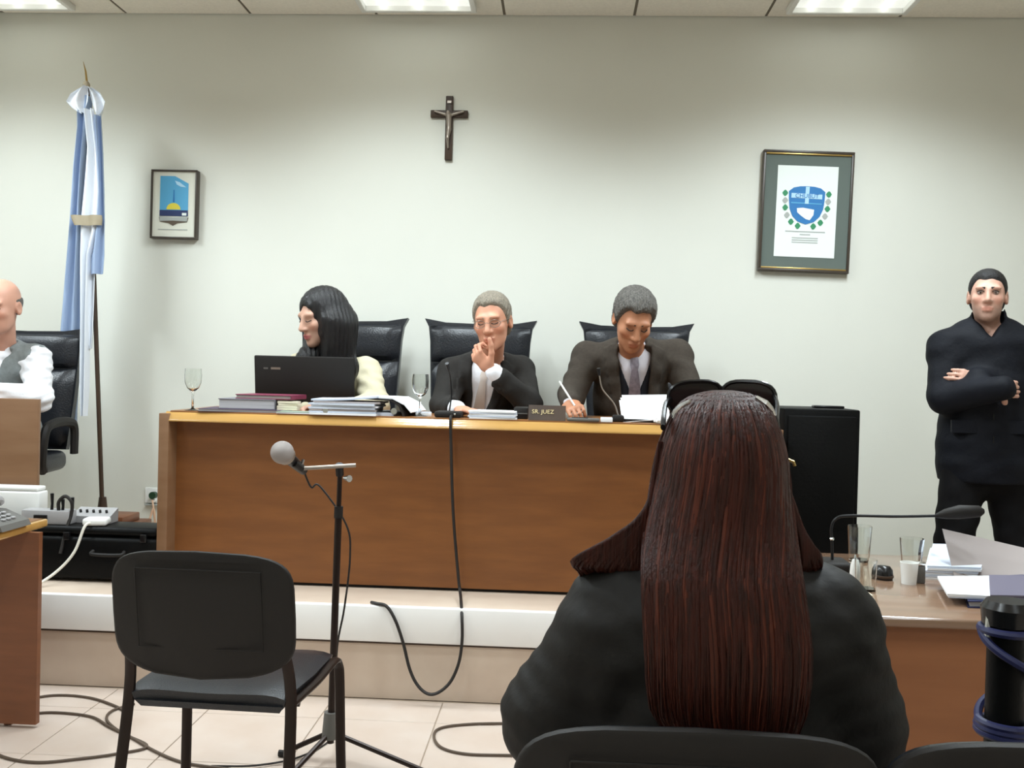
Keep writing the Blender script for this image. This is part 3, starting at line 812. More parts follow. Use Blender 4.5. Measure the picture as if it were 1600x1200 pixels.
# ---------------------------------------------------------------- woman at the laptop
H = Head(at(501, 496, 4.62), yaw=-42, pitch=16, roll=0, sc=1.1, female=True)
T = Torso(at(517, 566, 4.76), (at(525, 640, 4.98).x, 4.98, PLAT+.5), (-.3, -1, 0))
sh = [at(571, 582, 4.84), at(466, 578, 4.70)]; el = [at(587, 632, 4.66), at(458, 632, 4.6)]; wr = [at(553, 636, 4.52), at(480, 636, 4.5)]
hnd = [hand(wr[0], (-.6, -.5, .0), (0, 0, -1), .95, (.4, .4, .45, .5), thumb=1), hand(wr[1], (.6, -.5, .0), (0, 0, -1), .95, (.4, .4, .45, .5), thumb=-1)]
o = seated('dark-haired woman in cream jacket behind the laptop looking aside', H, T, sh, el, wr, hnd, (204, 160, 138), lip=(176, 92, 92))
H.face_bits(o, brow='hair_short_black', open_eyes=False, brow_w=.0035)
F = Field(H.c+np.array([-.2, -.2, -.42]), H.c+np.array([.24, .24, .2]), .006)
def hairfn(X, Y, Z):
    x, y, z = H.loc(X, Y, Z); ax = np.abs(x); E = lambda c, r: ell(c, r)[0]
    d = E((0, .025, .042), (.092, .108, .094))(x, y, z)
    d = smin(d, E((0, .045, -.05), (.092, .085, .13))(x, y, z), .06)
    d = smax(d, -E((0, -.125, -.035), (.064, .115, .118))(x, y, z), .012)
    return (d+.0016*np.sin(x*300+y*120)*np.sin(y*260))*H.s
F.put((hairfn, H.c-.2, H.c+.2), .001)
for (a, b, c_, r0, r1, r2) in (((.075, .03, -.05), at(540, 575, 4.66), at(534, 622, 4.60), .052, .055, .04), ((.03, .10, -.05), at(528, 570, 4.74), at(520, 622, 4.66), .06, .06, .045),
                               ((.085, -.015, -.02), at(517, 575, 4.58), at(520, 622, 4.55), .032, .04, .03), ((-.075, .03, -.05), at(478, 560, 4.60), at(478, 618, 4.58), .04, .038, .03)):
    F.put(cap(H.w(a), b, r0, r1), .07); F.put(cap(b, c_, r1, r2), .04)
F.shape(lambda a, X, Y, Z: a+.0025*np.sin(X*210+Y*170+np.sin(Z*12)*1.2)*(np.abs(a) < .04))
F.build('hair', 'hair_black', o)
jk = trunk(T, sh[0], sh[1], .016, .92)
for i in (0, 1): jk += arm(sh[i], el[i], A3(wr[i]), .022, ew=.014)
blob(jk, .007, [hollow(T, .062), vcut(T, .07, .03, .4), lapel(T, .07, .03, .4, .05), folds(.005, 30, 26, 2), cutbelow(T, .5)]).build('jacket', 'cream_cloth', o)
blob(trunk(T, sh[0], sh[1], .004, .9), .008, [hollow(T, .056), vcut(T, .06, .0, .1), cutbelow(T, .5)]).build('blouse', 'shirt_grey', o)
# ---------------------------------------------------------------- bald man on the left
H = Head(at(0, 479, 4.66), yaw=2, pitch=12, roll=2, sc=1.12)
T = Torso(at(2, 548, 4.80), (at(12, 640, 5.0).x, 5.0, PLAT+.53), (-.15, -1, 0))
sh = [at(56, 563, 4.82), at(-68, 565, 4.78)]; el = [at(60, 622, 4.70), at(-80, 622, 4.66)]; wr = [at(-12, 613, 4.5), at(-50, 615, 4.48)]
hnd = [hand(wr[0], (-.8, -.3, -.05), (0, 0, -1), 1.05, (.4, .4, .45, .5), thumb=1), hand(wr[1], (.6, -.5, -.05), (0, 0, -1), 1.05, (.4, .4, .45, .5), thumb=-1)]
o = seated('bald man in white shirt and grey vest at the left edge', H, T, sh, el, wr, hnd, (208, 156, 134))
H.face_bits(o, open_eyes=False, brow='hair_grey')
F = Field(H.c-.16, H.c+.16, .006)
def fringe(X, Y, Z):
    x, y, z = H.loc(X, Y, Z); d = ell((0, .02, .02), (.081, .099, .086))[0](x, y, z)
    d = smax(d, z-.035-.1*np.clip(-y, 0, 1), .01); d = smax(d, -.055-z+np.clip(.05-y, 0, .06)*.6, .008); d = smax(d, .0-y, .01); return d*H.s
F.put((fringe, H.c-.14, H.c+.14), .001); F.build('hair', 'hair_darkgrey', o)
sp = trunk(T, sh[0], sh[1], .008, 1.06)+[(cap(T.p(0, -.004, .035), T.p(0, .012, -.03), .066, .064), .02)]
for i in (0, 1): sp += arm(sh[i], el[i], A3(wr[i]), .016, r=(.06, .05, .034), ew=.01)
blob(sp, .007, [(cap(T.p(0, .0, -.0), T.p(0, .045, -.12), .056, .066), .006), folds(.006, 30, 34, .5), cutbelow(T, .5)]).build('shirt', 'shirt_white', o)
blob(trunk(T, sh[0], sh[1], .022, 1.06), .008, [hollow(T, .072), vcut(T, .085, .0, .24), (cap(A3(sh[0])+T.s*.03, A3(sh[0])+T.s*.2-T.u*.12, .075, .2), .008), (cap(A3(sh[1])-T.s*.03, A3(sh[1])-T.s*.2-T.u*.12, .075, .2), .008), folds(.004), cutbelow(T, .52)]).build('vest', 'vest_grey', o)
# ---------------------------------------------------------------- standing guard
GY = 4.4
H = Head(at(1543, 463, GY), yaw=-22, pitch=-2, roll=1, sc=.99)
T = Torso(at(1543, 518, GY+.03), (at(1541, 716, GY+.03).x, GY+.03, at(1541, 716, GY).z), (-.25, -1, 0))
sh = [at(1606, 548, GY-.02), at(1482, 546, GY+.05)]; el = [at(1618, 622, GY-.02), at(1478, 620, GY-.03)]; wr = [at(1534, 594, GY-.115), at(1562, 607, GY-.235)]
hnd = [hand(wr[0], (-.9, .12, .12), (.1, 1, -.1), .96, (.35, .35, .4, .4), thumb=1, tcurl=.7), hand(wr[1], (.85, .38, -.02), (-.2, 1, 0), .96, (.4, .45, .45, .5), thumb=-1, tcurl=.7)]
hipz = T.pe[2]
hl, hr = T.pe+np.array([.092, 0, -.03]), T.pe+np.array([-.092, 0, -.03])
al, ar = np.array([T.pe[0]+.20, GY+.03, .085]), np.array([T.pe[0]-.21, GY+.03, .085])
kl, kr = hl*.48+al*.52+np.array([0, -.02, 0]), hr*.48+ar*.52+np.array([0, -.02, 0])
def legs(e, r=(.088, .06, .043)): return [(cap(hl, kl, r[0]+e, r[1]+e), .03), (cap(kl, al, r[1]+e, r[2]+e), .03), (cap(hr, kr, r[0]+e, r[1]+e), .03), (cap(kr, ar, r[1]+e, r[2]+e), .03)]
fr = np.array([0, -1., 0])
B = [(H.prim(), .01)]+neck_prims(H, T)+trunk(T, sh[0], sh[1], -.012)+legs(-.004)+feet(al, ar, fr)
for i in (0, 1): B += arm(sh[i], el[i], wr[i], -.01)
for hp in hnd: B += hp
o = blob(B, .006).build('person', 'skin', None, base=(T.pe[0], GY, 0), color=H.color((206, 160, 140), stubble=(128, 104, 92)))
tag(o, 'standing guard in dark jacket with folded arms by the wall', 'person')
H.short_hair(.005, 'hair_short_black', o, front=.066, side=-.012, vol=.008, amp=.001); H.face_bits(o, brow='hair_short_black', brow_w=.0052)
jk = trunk(T, sh[0], sh[1], .03, 1.06)+[(ecap(T.p(0, .01, .4), T.pe-T.u*.10, (.18, .145), (.196, .15), T.s), .05)]
jk += [(cap(T.p(0, -.005, .03), T.p(0, .015, -.07), .078, .072), .02)]
for i in (0, 1): jk += arm(sh[i], el[i], A3(wr[i])+(A3(wr[i])-A3(el[i]))*.06, .026, r=(.06, .05, .036), ew=.016)
blob(jk, .008, [(cap(T.p(0, .012, -.02), T.p(0, .03, -.2), .058, .072), .006), vcut(T, .022, .0, .03), folds(.003, 18, 16, 3), cutbelow(T, T.L+.105)]).build('jacket', 'jacket_navy', o)
for sg in (-1, 1):
    fl = MB(); rings = [[T.p(sg*(.105+a)+.0, .148+b, .395+c) for (a, c) in ((-.06, 0), (.06, 0), (.06, .055), (-.06, .055))] for b in (-.03, .012)]
    fl.loft(rings).build('pocket_flap', 'jacket_navy', o, smooth=30)
zip_ = MB(); zip_.tube([T.p(.0, .163, .30+.06*k) for k in range(5)], .004, 6); zip_.build('zip', 'black_gloss', o)
blob(legs(.016)+[(ecap(T.pe, T.pe-T.u*.06, (.165, .115), (.165, .115), T.s), .04)], .01, [folds(.004, 30, 14)]).build('trousers', 'trousers_black', o)
for a in (al, ar): blob(feet(a, a, fr, .01), .008).build('shoe', 'shoe_black', o)
# ---------------------------------------------------------------- woman seen from behind
WY = 1.50
wc = at(1128, 738, WY)
H = Head(wc, yaw=180, pitch=6, sc=1.0, female=True)
T = Torso(at(1122, 925, WY), (at(1105, 1200, WY).x, WY+.0, .57), (0, 1, 0))
sh = [at(975, 985, WY), at(1268, 985, WY)]; el = [at(882, 1120, WY+.03), at(1312, 1128, WY+.03)]; wr = [at(960, 1225, WY+.25), at(1230, 1225, WY+.25)]
hnd = [hand(wr[0], (.5, .6, -.25), (0, 0, -1), .95, (.4, .4, .45, .5), thumb=1), hand(wr[1], (-.5, .6, -.25), (0, 0, -1), .95, (.4, .4, .45, .5), thumb=-1)]
o = seated('woman with long red-brown hair and black coat, seen from behind', H, T, sh, el, wr, hnd, (200, 156, 134), front=1, zfl=0, h=.008)
H.face_bits(o, brow='hair_red')
jk = trunk(T, sh[0], sh[1], .03, 1.12)
for i in (0, 1): jk += arm(sh[i], el[i], A3(wr[i])-(A3(wr[i])-A3(el[i]))*.05, .03, r=(.07, .066, .045), ew=.02)
jk += [(cap(T.p(0, -.0, .03), T.p(0, .02, -.04), .085, .075), .03)]
def creases(a, X, Y, Z):
    q = np.sin(np.abs(X-wc.x)*62+Z*58+2.2*np.sin(Z*24+X*17))*.5+np.sin(Z*140-np.abs(X-wc.x)*60+2.5*np.sin(X*23+Z*9))*.35
    return a+.0032*q*(np.abs(a) < .06)
blob(jk, .007, [(cap(T.p(0, .02, .0), T.p(0, .05, -.2), .06, .075), .006), creases, cutbelow(T, .5)]).build('coat', 'coat_black', o)
WOMAN, WHEAD, WT = o, H, T
# long hair: a lofted mass down the back and separate locks lying on it
rows = [(610, 1112, 1146, 1.50), (613, 1094, 1166, 1.47), (618, 1078, 1182, 1.44), (628, 1062, 1194, 1.415), (644, 1048, 1203, 1.395), (672, 1036, 1214, 1.378), (710, 1025, 1224, 1.370), (760, 1017, 1229, 1.368), (810, 1010, 1237, 1.366),
        (860, 1004, 1245, 1.355), (910, 1004, 1254, 1.342), (960, 1006, 1262, 1.332), (1010, 1008, 1268, 1.326), (1060, 1010, 1268, 1.324), (1110, 1016, 1262, 1.326), (1150, 1040, 1246, 1.33), (1190, 1060, 1230, 1.335)]
def hair_row(py):
    i = 0
    while i < len(rows)-2 and rows[i+1][0] < py: i += 1
    a, b = rows[i], rows[i+1]; t = min(max((py-a[0])/(b[0]-a[0]), 0), 1)
    return [a[k]+(b[k]-a[k])*t for k in range(4)]
def hair_pt(py, u, out=0.0, front=None):              # u -1..1 across; on the back surface, or the front one
    _, xl, xr, yb = hair_row(py); px = (xl+xr)/2+u*((xr-xl)/2)
    q = math.sqrt(max(0, 1-abs(u)**2.4))
    k = min(max((py-740)/160, 0), 1); ye = (WY+.01)*(1-k)+(yb+.045)*k   # depth of the side edges
    p = at(px, py, ye)
    p.y = ye+(yb-out-ye)*q if front is None else ye+front*q
    return p
hb = MB(); rings = []
for py in [610, 612, 615, 620, 627, 636, 648, 665, 690, 720, 760, 800, 840, 880, 920, 960, 1000, 1040, 1080, 1120, 1150, 1180]:
    ring = [hair_pt(py, -1+2*k/28) for k in range(29)]
    _, xl, xr, yb = hair_row(py)
    fd = .10*min(1, ((py-608)/40)**.5) if py < 640 else (.03 if py < 700 else .004)
    ring += [hair_pt(py, -1+2*k/28, front=fd) for k in range(27, 0, -1)]
    rings.append(ring)
ho = hb.loft(rings).build('hair', 'hair_red', o, smooth=80)
rng = random.Random(3)
def locks(n, light):
    b = MB()
    for _ in range(n):
        u0 = rng.uniform(-1, 1); y0 = rng.choice([612, 614, 617, 623, 636, 680, 740, 800]); y1 = rng.uniform(980, 1185) if rng.random() < .8 else rng.uniform(820, 1000)
        du = rng.uniform(-.12, .12); ph = rng.uniform(0, 6); pts = []; rr = []; r0 = rng.uniform(.0016, .0042); m = 16
        for k in range(m+1):
            t = k/m; py = y0+(y1-y0)*t; u = max(-1.0, min(1.0, u0*(.35+.65*min(1, t*4+.25*(y0 > 606)*4))+du*t+.02*math.sin(t*7+ph)))
            p = hair_pt(py, u, .0015+.002*math.sin(t*5+ph)); pts.append(p); rr.append(max(.0004, r0*min(1, .35+t*5)*(1-t**4)))
        b.tube(pts, rr, 5, flat=.6)
    b.build('locks', 'hair_red_light' if light else 'hair_red', ho, smooth=80)
locks(620, False); locks(110, True)
b = MB()                                              # hair swept over the shoulders
for (side, n) in ((-1, 230), (1, 120)):
    for _ in range(n):
        a = rng.random(); r0 = rng.uniform(.0025, .006)
        if side < 0:                                      # fans out over the left shoulder
            ex, ey = 896+a*112+rng.uniform(-5, 5), 874+a*18+rng.uniform(-3, 5)
            key = [(1034-a*4, 690, 1.475), (1020-a*2, 770, 1.465), (1010-(1-a)*14+a*4, 812+a*6, 1.455), (1005-(1-a)*52+a*8, 842+a*12, 1.45), (ex, ey, 1.455), (ex+8, ey+18, 1.49), (ex+24, ey+60, 1.56)]
        else:
            ex, ey = 1282-a*26+rng.uniform(-4, 4), 872+a*18+rng.uniform(-4, 6)
            key = [(1222-a*6, 730, 1.47), (1238-a*4, 785, 1.46), (1252-a*6, 825, 1.455), (1268-a*14, 850+a*10, 1.45), (ex, ey, 1.455), (ex-2, ey+18, 1.49), (ex-10, ey+60, 1.56)]
        pts = spline([at(*k_) for k_ in key], 5); m = len(pts)-1
        b.tube(pts, [max(.0005, r0*min(1, .4+3*i/m)*(1-.6*(i/m)**2)) for i in range(m+1)], 5, flat=.7)
b.build('locks', 'hair_red', ho, smooth=80)
for c_ in ho.children: c_['kind'] = 'stuff'
ep = at(1240, 722, 1.49); MB().tube([ep+Vector((-.01, .004, .004)), ep, ep+Vector((.002, 0, -.006))], .0024, 8).build('earring', 'frame_gold', o)
# ---- sunglasses pushed up on her head
zc = at(1128, 606, WY+.06).z
t = thing('sunglasses', 'dark sunglasses with silver temples pushed up on the red-haired head', 'sunglasses', (wc.x, WY+.05, zc-.03))
for sg in (-1, 1):
    cpx = 1128+sg*42
    out = []; n = 26
    for k in range(n):
        a = 2*math.pi*k/n; c_, s_ = math.cos(a), math.sin(a)
        out.append((cpx+math.copysign(abs(c_)**.7, c_)*42, 622+(-1)*math.copysign(abs(s_)**.75, s_)*(26 if s_ > 0 else 24)-sg*c_*(-3)))
    lens = MB(); rings = []
    for dy in (.0, .003):
        rings.append([at(x, y, WY+.085-.0006*abs(x-1128)*.5+dy) for (x, y) in out])
    lens.loft(rings).build('lens', 'lens_dark', t)
    MB().tube(rings[0]+[rings[0][0]], .0035, 6, cap=False).build('rim', 'black_gloss', t)
    if sg < 0: tp = [(1047, 625, WY+.06), (1040, 633, WY+.02), (1037, 652, WY-.03), (1036, 668, WY-.05)]
    else: tp = [(1209, 620, WY+.06), (1214, 634, WY+.02), (1213, 655, WY-.03), (1216, 672, WY-.05)]
    g = MB().tube(spline([at(*q) for q in tp], 6), .004, 8, flat=1.6).build('temple', 'black_gloss', t)
    dk = [(1036, 652), (1048, 642), (1060, 634), (1072, 626)] if sg < 0 else [(1170, 619), (1182, 628), (1194, 638), (1208, 656)]
    MB().tube([hair_pt(y, max(-.97, min(.97, (x-(hair_row(y)[1]+hair_row(y)[2])/2)/((hair_row(y)[2]-hair_row(y)[1])/2))), .009) for (x, y) in dk], [.003, .0055, .005, .003], 8).build('silver_ornament', 'chrome', g)
MB().tube([at(1112, 612, WY+.085), at(1128, 606, WY+.087), at(1144, 612, WY+.085)], .0035, 6).build('bridge', 'black_gloss', t)
# ================================================================== things on the wall
def wall_frame(name, label, c4, depth, outer, border, matw, print_mat, mat_mat, gold=None):
    tl, tr_, bl, br = [at(x, y, WALLY-depth) for x, y in c4]
    c = (tl+tr_+bl+br)/4; W_ = ((tr_-tl).length+(br-bl).length)/2; H_ = ((tl-bl).length+(tr_-br).length)/2
    ang = math.atan2((tr_.z-tl.z)+(br.z-bl.z), (tr_.x-tl.x)+(br.x-bl.x))
    t = thing(name, label, 'picture', (c.x, WALLY-depth, c.z)); t.rotation_euler = (0, -ang, 0)
    hw, hh = W_/2, H_/2
    for (a, b, nm_) in (((-hw, -.012, hh-border), (hw, depth, hh), 'frame_rail'), ((-hw, -.012, -hh), (hw, depth, -hh+border), 'frame_rail'),
                        ((-hw, -.0118, -hh+border), (-hw+border, depth, hh-border), 'frame_stile'), ((hw-border, -.0118, -hh+border), (hw, depth, hh-border), 'frame_stile')):
        MB().box(a, b, .003).build(nm_, outer, t, world=False)
    if gold:
        for z in (hh-border-.009, -hh+border): MB().box((-hw+border, -.009, z), (hw-border, .004, z+.009), .002).build('gilt_strip', gold, t, world=False)
    if matw:
        MB().box((-hw+border, .0, -hh+border), (hw-border, depth*.8, hh-border)).build('mount', mat_mat, t, world=False, smooth=None)
        MB().box((-hw+matw, -.003, -hh+matw), (hw-matw, .001, hh-matw)).build('print', print_mat, t, world=False, smooth=None)
    else:
        MB().box((-hw+border, .0, -hh+border), (hw-border, depth*.8, hh-border)).build('print', print_mat, t, world=False, smooth=None)
    return t, hw, hh
# framed provincial crest with green mount
t, hw, hh = wall_frame('framed_crest', 'large frame with green mount and a blue shield crest', ((1193, 234), (1334, 238), (1184, 422), (1327, 429)), .03, 'frame_brown', .016, .088, 'print_white', 'mat_green', 'frame_gold')
def flat(name, out, material, y0=-.006, th=.002, parent=None):
    return MB().prism(out, y0, y0+th).build(name, material, parent, world=False, smooth=None)
k = (hw*2)/.705                                      # crest drawn in the frame's own plane, 1 unit = 1 frame width ratio
cw, cy0 = .118, .05
def shield(sx, sz, z0):
    top = [(-1, .78), (-.75, .98), (-.4, 1.06), (0, 1.08), (.4, 1.06), (.75, .98), (1, .78)]
    bot = [(.98, .3), (.92, -.2), (.75, -.6), (.45, -.9), (0, -1.05), (-.45, -.9), (-.75, -.6), (-.92, -.2), (-.98, .3)]
    return [(x*sx, z0+z*sz) for x, z in top+bot]
flat('shield', shield(.105, .105, .035), 'print_blue', -.0055, .003, t)
flat('cross_upright', [(-.011, .045), (.011, .045), (.013, .145), (-.009, .145)], 'print_paleblue', -.0075, .002, t)
flat('banner', [(-.09, .078), (.088, .074), (.088, .102), (-.09, .106)], 'print_paleblue', -.0068, .0015, t)
flat('waterline', [(-.09, .046), (.088, .043), (.088, .049), (-.09, .053)], 'print_skyblue', -.0068, .0015, t)
flat('white_map', [(-.055, .018), (-.02, .022), (.045, .012), (.042, -.02), (.022, -.05), (.0, -.045), (-.03, -.025), (-.052, -.006)], 'print_white', -.0068, .0015, t)
text_mesh('crest_lettering', 'CHUBUT', .034, Matrix.Translation(origin_of(t)) @ Matrix.Translation((0, -.0085, .09)) @ UPRIGHT, 'print_blue', t, .0004)
for sg in (-1, 1):
    for i, (x, z) in enumerate(((.126, .105), (.124, .062), (.122, .02), (.11, -.024), (.085, -.062), (.045, -.085))):
        lf = [(sg*x+.017*math.cos(a)*(.7+.3*math.cos(2*a)), z+.019*math.sin(a)) for a in np.linspace(0, 2*math.pi, 9)[:-1]]
        flat('laurel_leaf', lf, 'print_green' if i % 2 == 0 or i > 3 else 'print_grey', -.0052, .002, t)
for i, (z, wd) in enumerate(((-.118, .115), (-.135, .03), (-.155, .075), (-.168, .075), (-.181, .075))):
    flat('caption_line', [(-wd, z-.003), (wd, z-.003), (wd, z+.003), (-wd, z+.003)] if i else [(-wd, z-.0035), (wd, z-.0035), (wd, z+.0035), (-wd, z+.0035)], 'print_grey', -.004, .001, t)
# small framed picture with blue emblem and yellow sun
t, hw, hh = wall_frame('framed_emblem', 'small dark frame with a blue emblem and yellow half sun', ((236, 265), (308, 266), (236, 372), (308, 374)), .04, 'frame_brown', .011, 0, 'print_cream', None)
u_ = hw*2/72                                         # metres per picture pixel on the wall
def q_(pts): return [((x-272)*u_, (319-y)*u_) for x, y in pts]
flat('blue_field', q_([(250, 276), (273, 276), (294, 287), (294, 328), (250, 328)]), 'print_skyblue', -.002, .002, t)
flat('cloud', q_([(273, 283), (280, 285), (291, 293), (282, 292), (276, 289)]), 'print_paleblue', -.0035, .0018, t)
flat('ray', q_([(271, 297), (272.5, 297), (273, 316), (270.5, 316)]), 'print_blue', -.0035, .0018, t)
flat('half_sun', q_([(260, 327)]+[(271.5+11*math.cos(a), 327-10*math.sin(a)) for a in np.linspace(math.pi, 0, 11)]), 'print_yellow', -.0035, .0018, t)
flat('sea_band', q_([(250, 328), (294, 328), (294, 337), (250, 337)]), 'print_navy', -.003, .0025, t)
flat('white_patch', q_([(285, 332), (292, 332), (292, 336), (285, 336)]), 'print_white', -.0045, .0018, t)
flat('ribbon', q_([(249, 339), (271, 341), (295, 339), (293, 346), (278, 348), (271, 352), (264, 348), (251, 346)]), 'print_brown', -.003, .0025, t)
flat('ribbon_face', q_([(250, 338), (271, 339), (294, 338), (293, 345), (271, 344), (251, 345)]), 'print_grey', -.0045, .0018, t)
flat('caption_line', q_([(248, 357), (294, 357), (294, 358.2), (248, 358.2)]), 'print_grey', -.002, .001, t)
# crucifix
CY = WALLY-.02
p = at(702, 178, CY)
t = thing('crucifix', 'dark wooden crucifix with silver figure high on the wall', 'crucifix', (p.x, WALLY, at(699, 250, CY).z)); pz = p.z; pb = at(699, 250, CY).z; ptp = at(703, 150, CY).z
lean = (at(703, 150, CY).x-at(699, 250, CY).x)
def xx(z): return p.x+(z-pz)*.0
MB().box((p.x-.022, CY-.006, pb), (p.x+.022, WALLY, ptp), .004).build('upright', 'wood_dark', t)
MB().box((p.x-.112, CY-.004, pz-.022), (p.x+.112, WALLY-.001, pz+.022), .004).build('crossbeam', 'wood_dark', t)
cb = [(cap((p.x-.085, CY-.018, pz+.010), (p.x-.01, CY-.02, pz-.012), .006, .009), .006), (cap((p.x+.085, CY-.018, pz+.010), (p.x+.01, CY-.02, pz-.012), .006, .009), .006),
      (ell((p.x-.004, CY-.028, pz-.0), (.012, .012, .015)), .006), (cap((p.x, CY-.02, pz-.02), (p.x+.002, CY-.02, pz-.09), .017, .013), .008), (cap((p.x+.002, CY-.022, pz-.1), (p.x-.004, CY-.026, pz-.15), .014, .009), .008), (cap((p.x-.004, CY-.026, pz-.15), (p.x, CY-.018, pz-.205), .009, .006), .006)]
blob(cb, .004).build('figure', 'silver', t)
flat_ = MB().box((p.x-.012, CY-.012, ptp-.045), (p.x+.012, CY-.006, ptp-.03)).build('plaque', 'silver', t)
# wall socket
q = at(239, 776, WALLY-.01)
t = thing('wall_socket', 'pale wall socket with dark green plug behind the bench end', 'socket', (q.x, WALLY, q.z))
MB().box((q.x-.05, WALLY-.012, q.z-.04), (q.x+.05, WALLY, q.z+.055), .004).build('plate', 'white_plastic', t)
MB().tube([(q.x+.012, WALLY-.012, q.z+.012), (q.x+.012, WALLY-.05, q.z+.012)], [.02, .022], 14).build('plug', 'socket_green', t)
MB().tube([(q.x+.012, WALLY-.012, q.z-.018), (q.x+.012, WALLY-.04, q.z-.018)], .016, 14).build('plug', 'white_plastic', t)
MB().box((q.x-.045, WALLY-.03, q.z-.052), (q.x+.045, WALLY, q.z-.044), .002).build('cover_flap', 'print_grey', t)
o = MB().tube(spline([(q.x+.012, WALLY-.045, q.z-.018), (q.x+.03, WALLY-.07, q.z-.06), (q.x+.038, WALLY-.06, q.z-.16), (q.x+.03, WALLY-.07, PLAT+.09), (q.x+.02, WALLY-.12, PLAT+.006), (q.x+.09, WALLY-.4, PLAT+.006)], 8), .006, 8).build('wall_cable', 'cable_peach', base=(q.x, WALLY-.07, PLAT))
tag(o, 'pinkish power cable hanging from the wall socket', 'cable')
# ================================================================== flag
FY = 5.33
ft = thing('flag', 'light blue and white flag draped on a tall wooden pole', 'flag', (at(160, 800, FY).x, FY, PLAT))
pt, pbm = at(136, 132, FY), at(160, 800, FY)
MB().tube([pt, (pt+pbm)/2, pbm], .0125, 12).build('pole', 'wood_dark', ft)
MB().tube([pt, at(134, 112, FY), at(130, 96, FY)], [.007, .005, .001], 8).build('spear_tip', 'frame_gold', ft)
MB().ball(at(135, 133, FY), (.02, .02, .024)).build('knob', 'flag_gold', ft)
bz = PLAT; bx = at(184, 800, FY).x-.03
MB().box((bx-.16, FY-.16, PLAT), (bx+.16, FY+.16, PLAT+.06), .006).build('base_step', 'wood_redbrown', ft)
MB().box((bx-.11, FY-.11, PLAT+.06), (bx+.11, FY+.11, PLAT+.105), .006).build('base_step', 'wood_redbrown', ft)
MB().tube([(pbm.x, FY, PLAT+.105), (pbm.x, FY, PLAT+.20)], [.03, .02], 14).build('socket', 'wood_dark', ft)
def sheet(name, rows, Y, material, amp=.02, waves=2.0, ph=0, nx=18, ny=6, th=.004, parent=ft):
    R_ = []
    for i in range(len(rows)-1):
        for k in range(ny):
            t_ = k/ny; R_.append([rows[i][j]+(rows[i+1][j]-rows[i][j])*t_ for j in range(3)])
    R_.append(list(rows[-1])); vs = []; n1 = nx+1
    for side in (0, th):
        for (py, xl, xr) in R_:
            for j in range(n1):
                u = j/nx; p_ = at(xl+(xr-xl)*u, py, Y); p_.y = Y+amp*math.sin(u*waves*2*math.pi+ph+(py-130)*.004)+side; vs.append(p_)
    N = len(R_)*n1; fs = []
    for i in range(len(R_)-1):
        for j in range(nx):
            a = i*n1+j; fs.append((a, a+1, a+n1+1, a+n1)); fs.append((N+a, N+a+n1, N+a+n1+1, N+a+1))
    bd = [j for j in range(nx)]+[i*n1+nx for i in range(len(R_)-1)]+[(len(R_)-1)*n1+j for j in range(nx, 0, -1)]+[i*n1 for i in range(len(R_)-1, 0, -1)]
    for k in range(len(bd)):
        a, c = bd[k], bd[(k+1) % len(bd)]; fs.append((a, c, c+N, a+N))
    return MB().add(vs, fs).build(name, material, parent, smooth=70)
sheet('bow', [(134, 130, 136), (146, 110, 138), (158, 103, 137), (168, 112, 134), (176, 124, 133)], FY-.05, 'flag_white', .018, 1.5)
sheet('bow', [(136, 137, 143), (146, 138, 158), (160, 142, 166), (172, 146, 163), (180, 150, 158)], FY-.045, 'flag_white', .018, 1.5, 1)
sheet('blue_band', [(150, 118, 142), (200, 118, 138), (260, 112, 134), (340, 107, 130), (440, 98, 130), (540, 90, 128), (600, 88, 124), (668, 112, 118)], FY-.02, 'flag_blue', .022, 2.2, .6)
sheet('white_band', [(170, 130, 146), (230, 136, 154), (300, 130, 160), (345, 126, 158), (400, 126, 142), (500, 127, 138), (600, 126, 137), (650, 128, 134)], FY-.05, 'flag_white', .02, 1.6, 2.2)
sheet('blue_band', [(180, 144, 158), (240, 150, 161), (300, 152, 163), (345, 148, 165), (400, 140, 165), (428, 140, 163)], FY-.06, 'flag_blue', .018, 1.5, .2)
sheet('fringe_band', [(336, 110, 158), (343, 112, 159), (352, 116, 158)], FY-.085, 'flag_gold', .012, 1.6, 2.2, ny=3)
sheet('white_band', [(420, 134, 150), (480, 137, 148), (520, 138, 146), (545, 140, 143)], FY-.03, 'flag_white', .014, 1.4, 1)
# ================================================================== left corner: case, receiver, adapter
q0, q1 = at(-70, 908, 4.1).x, at(246, 908, 4.1).x
t = thing('equipment_case', 'low black equipment case on the platform beside the bench', 'case', ((q0+q1)/2, 4.2, PLAT))
MB().box((q0, 4.1, PLAT+.012), (q1, 4.29, PLAT+.20), .02, seg=3).build('body', 'case_black', t)
MB().box((q0+.005, 4.105, PLAT+.205), (q1-.005, 4.285, PLAT+.245), .02, seg=3).build('lid', 'case_black', t)
hx_ = at(170, 860, 4.1).x
MB().tube(spline([(hx_-.07, 4.1, PLAT+.14), (hx_-.06, 4.075, PLAT+.13), (hx_+.06, 4.075, PLAT+.13), (hx_+.07, 4.1, PLAT+.14)], 5), .008, 8).build('handle', 'black_plastic', t)
for px in (105, 225): x = at(px, 830, 4.1).x; MB().box((x-.014, 4.09, PLAT+.185), (x+.014, 4.106, PLAT+.22), .003).build('latch', 'black_gloss', t)
for x in (q0+.04, q1-.04):
    for y in (4.14, 4.26): MB().box((x-.02, y-.02, PLAT), (x+.02, y+.02, PLAT+.014)).build('foot', 'black_plastic', t)
CT = PLAT+.245
a0, a1 = at(34, 800, 4.13), at(108, 800, 4.13)
t = thing('wireless_receiver', 'grey receiver box with dark display and black aerials on the case', 'receiver', ((a0.x+a1.x)/2, 4.165, CT))
MB().box((a0.x, 4.125, CT), (a1.x, 4.2, CT+.062), .005).build('body', 'grey_plastic', t)
d0 = at(53, 806, 4.125); d1 = at(74, 806, 4.125)
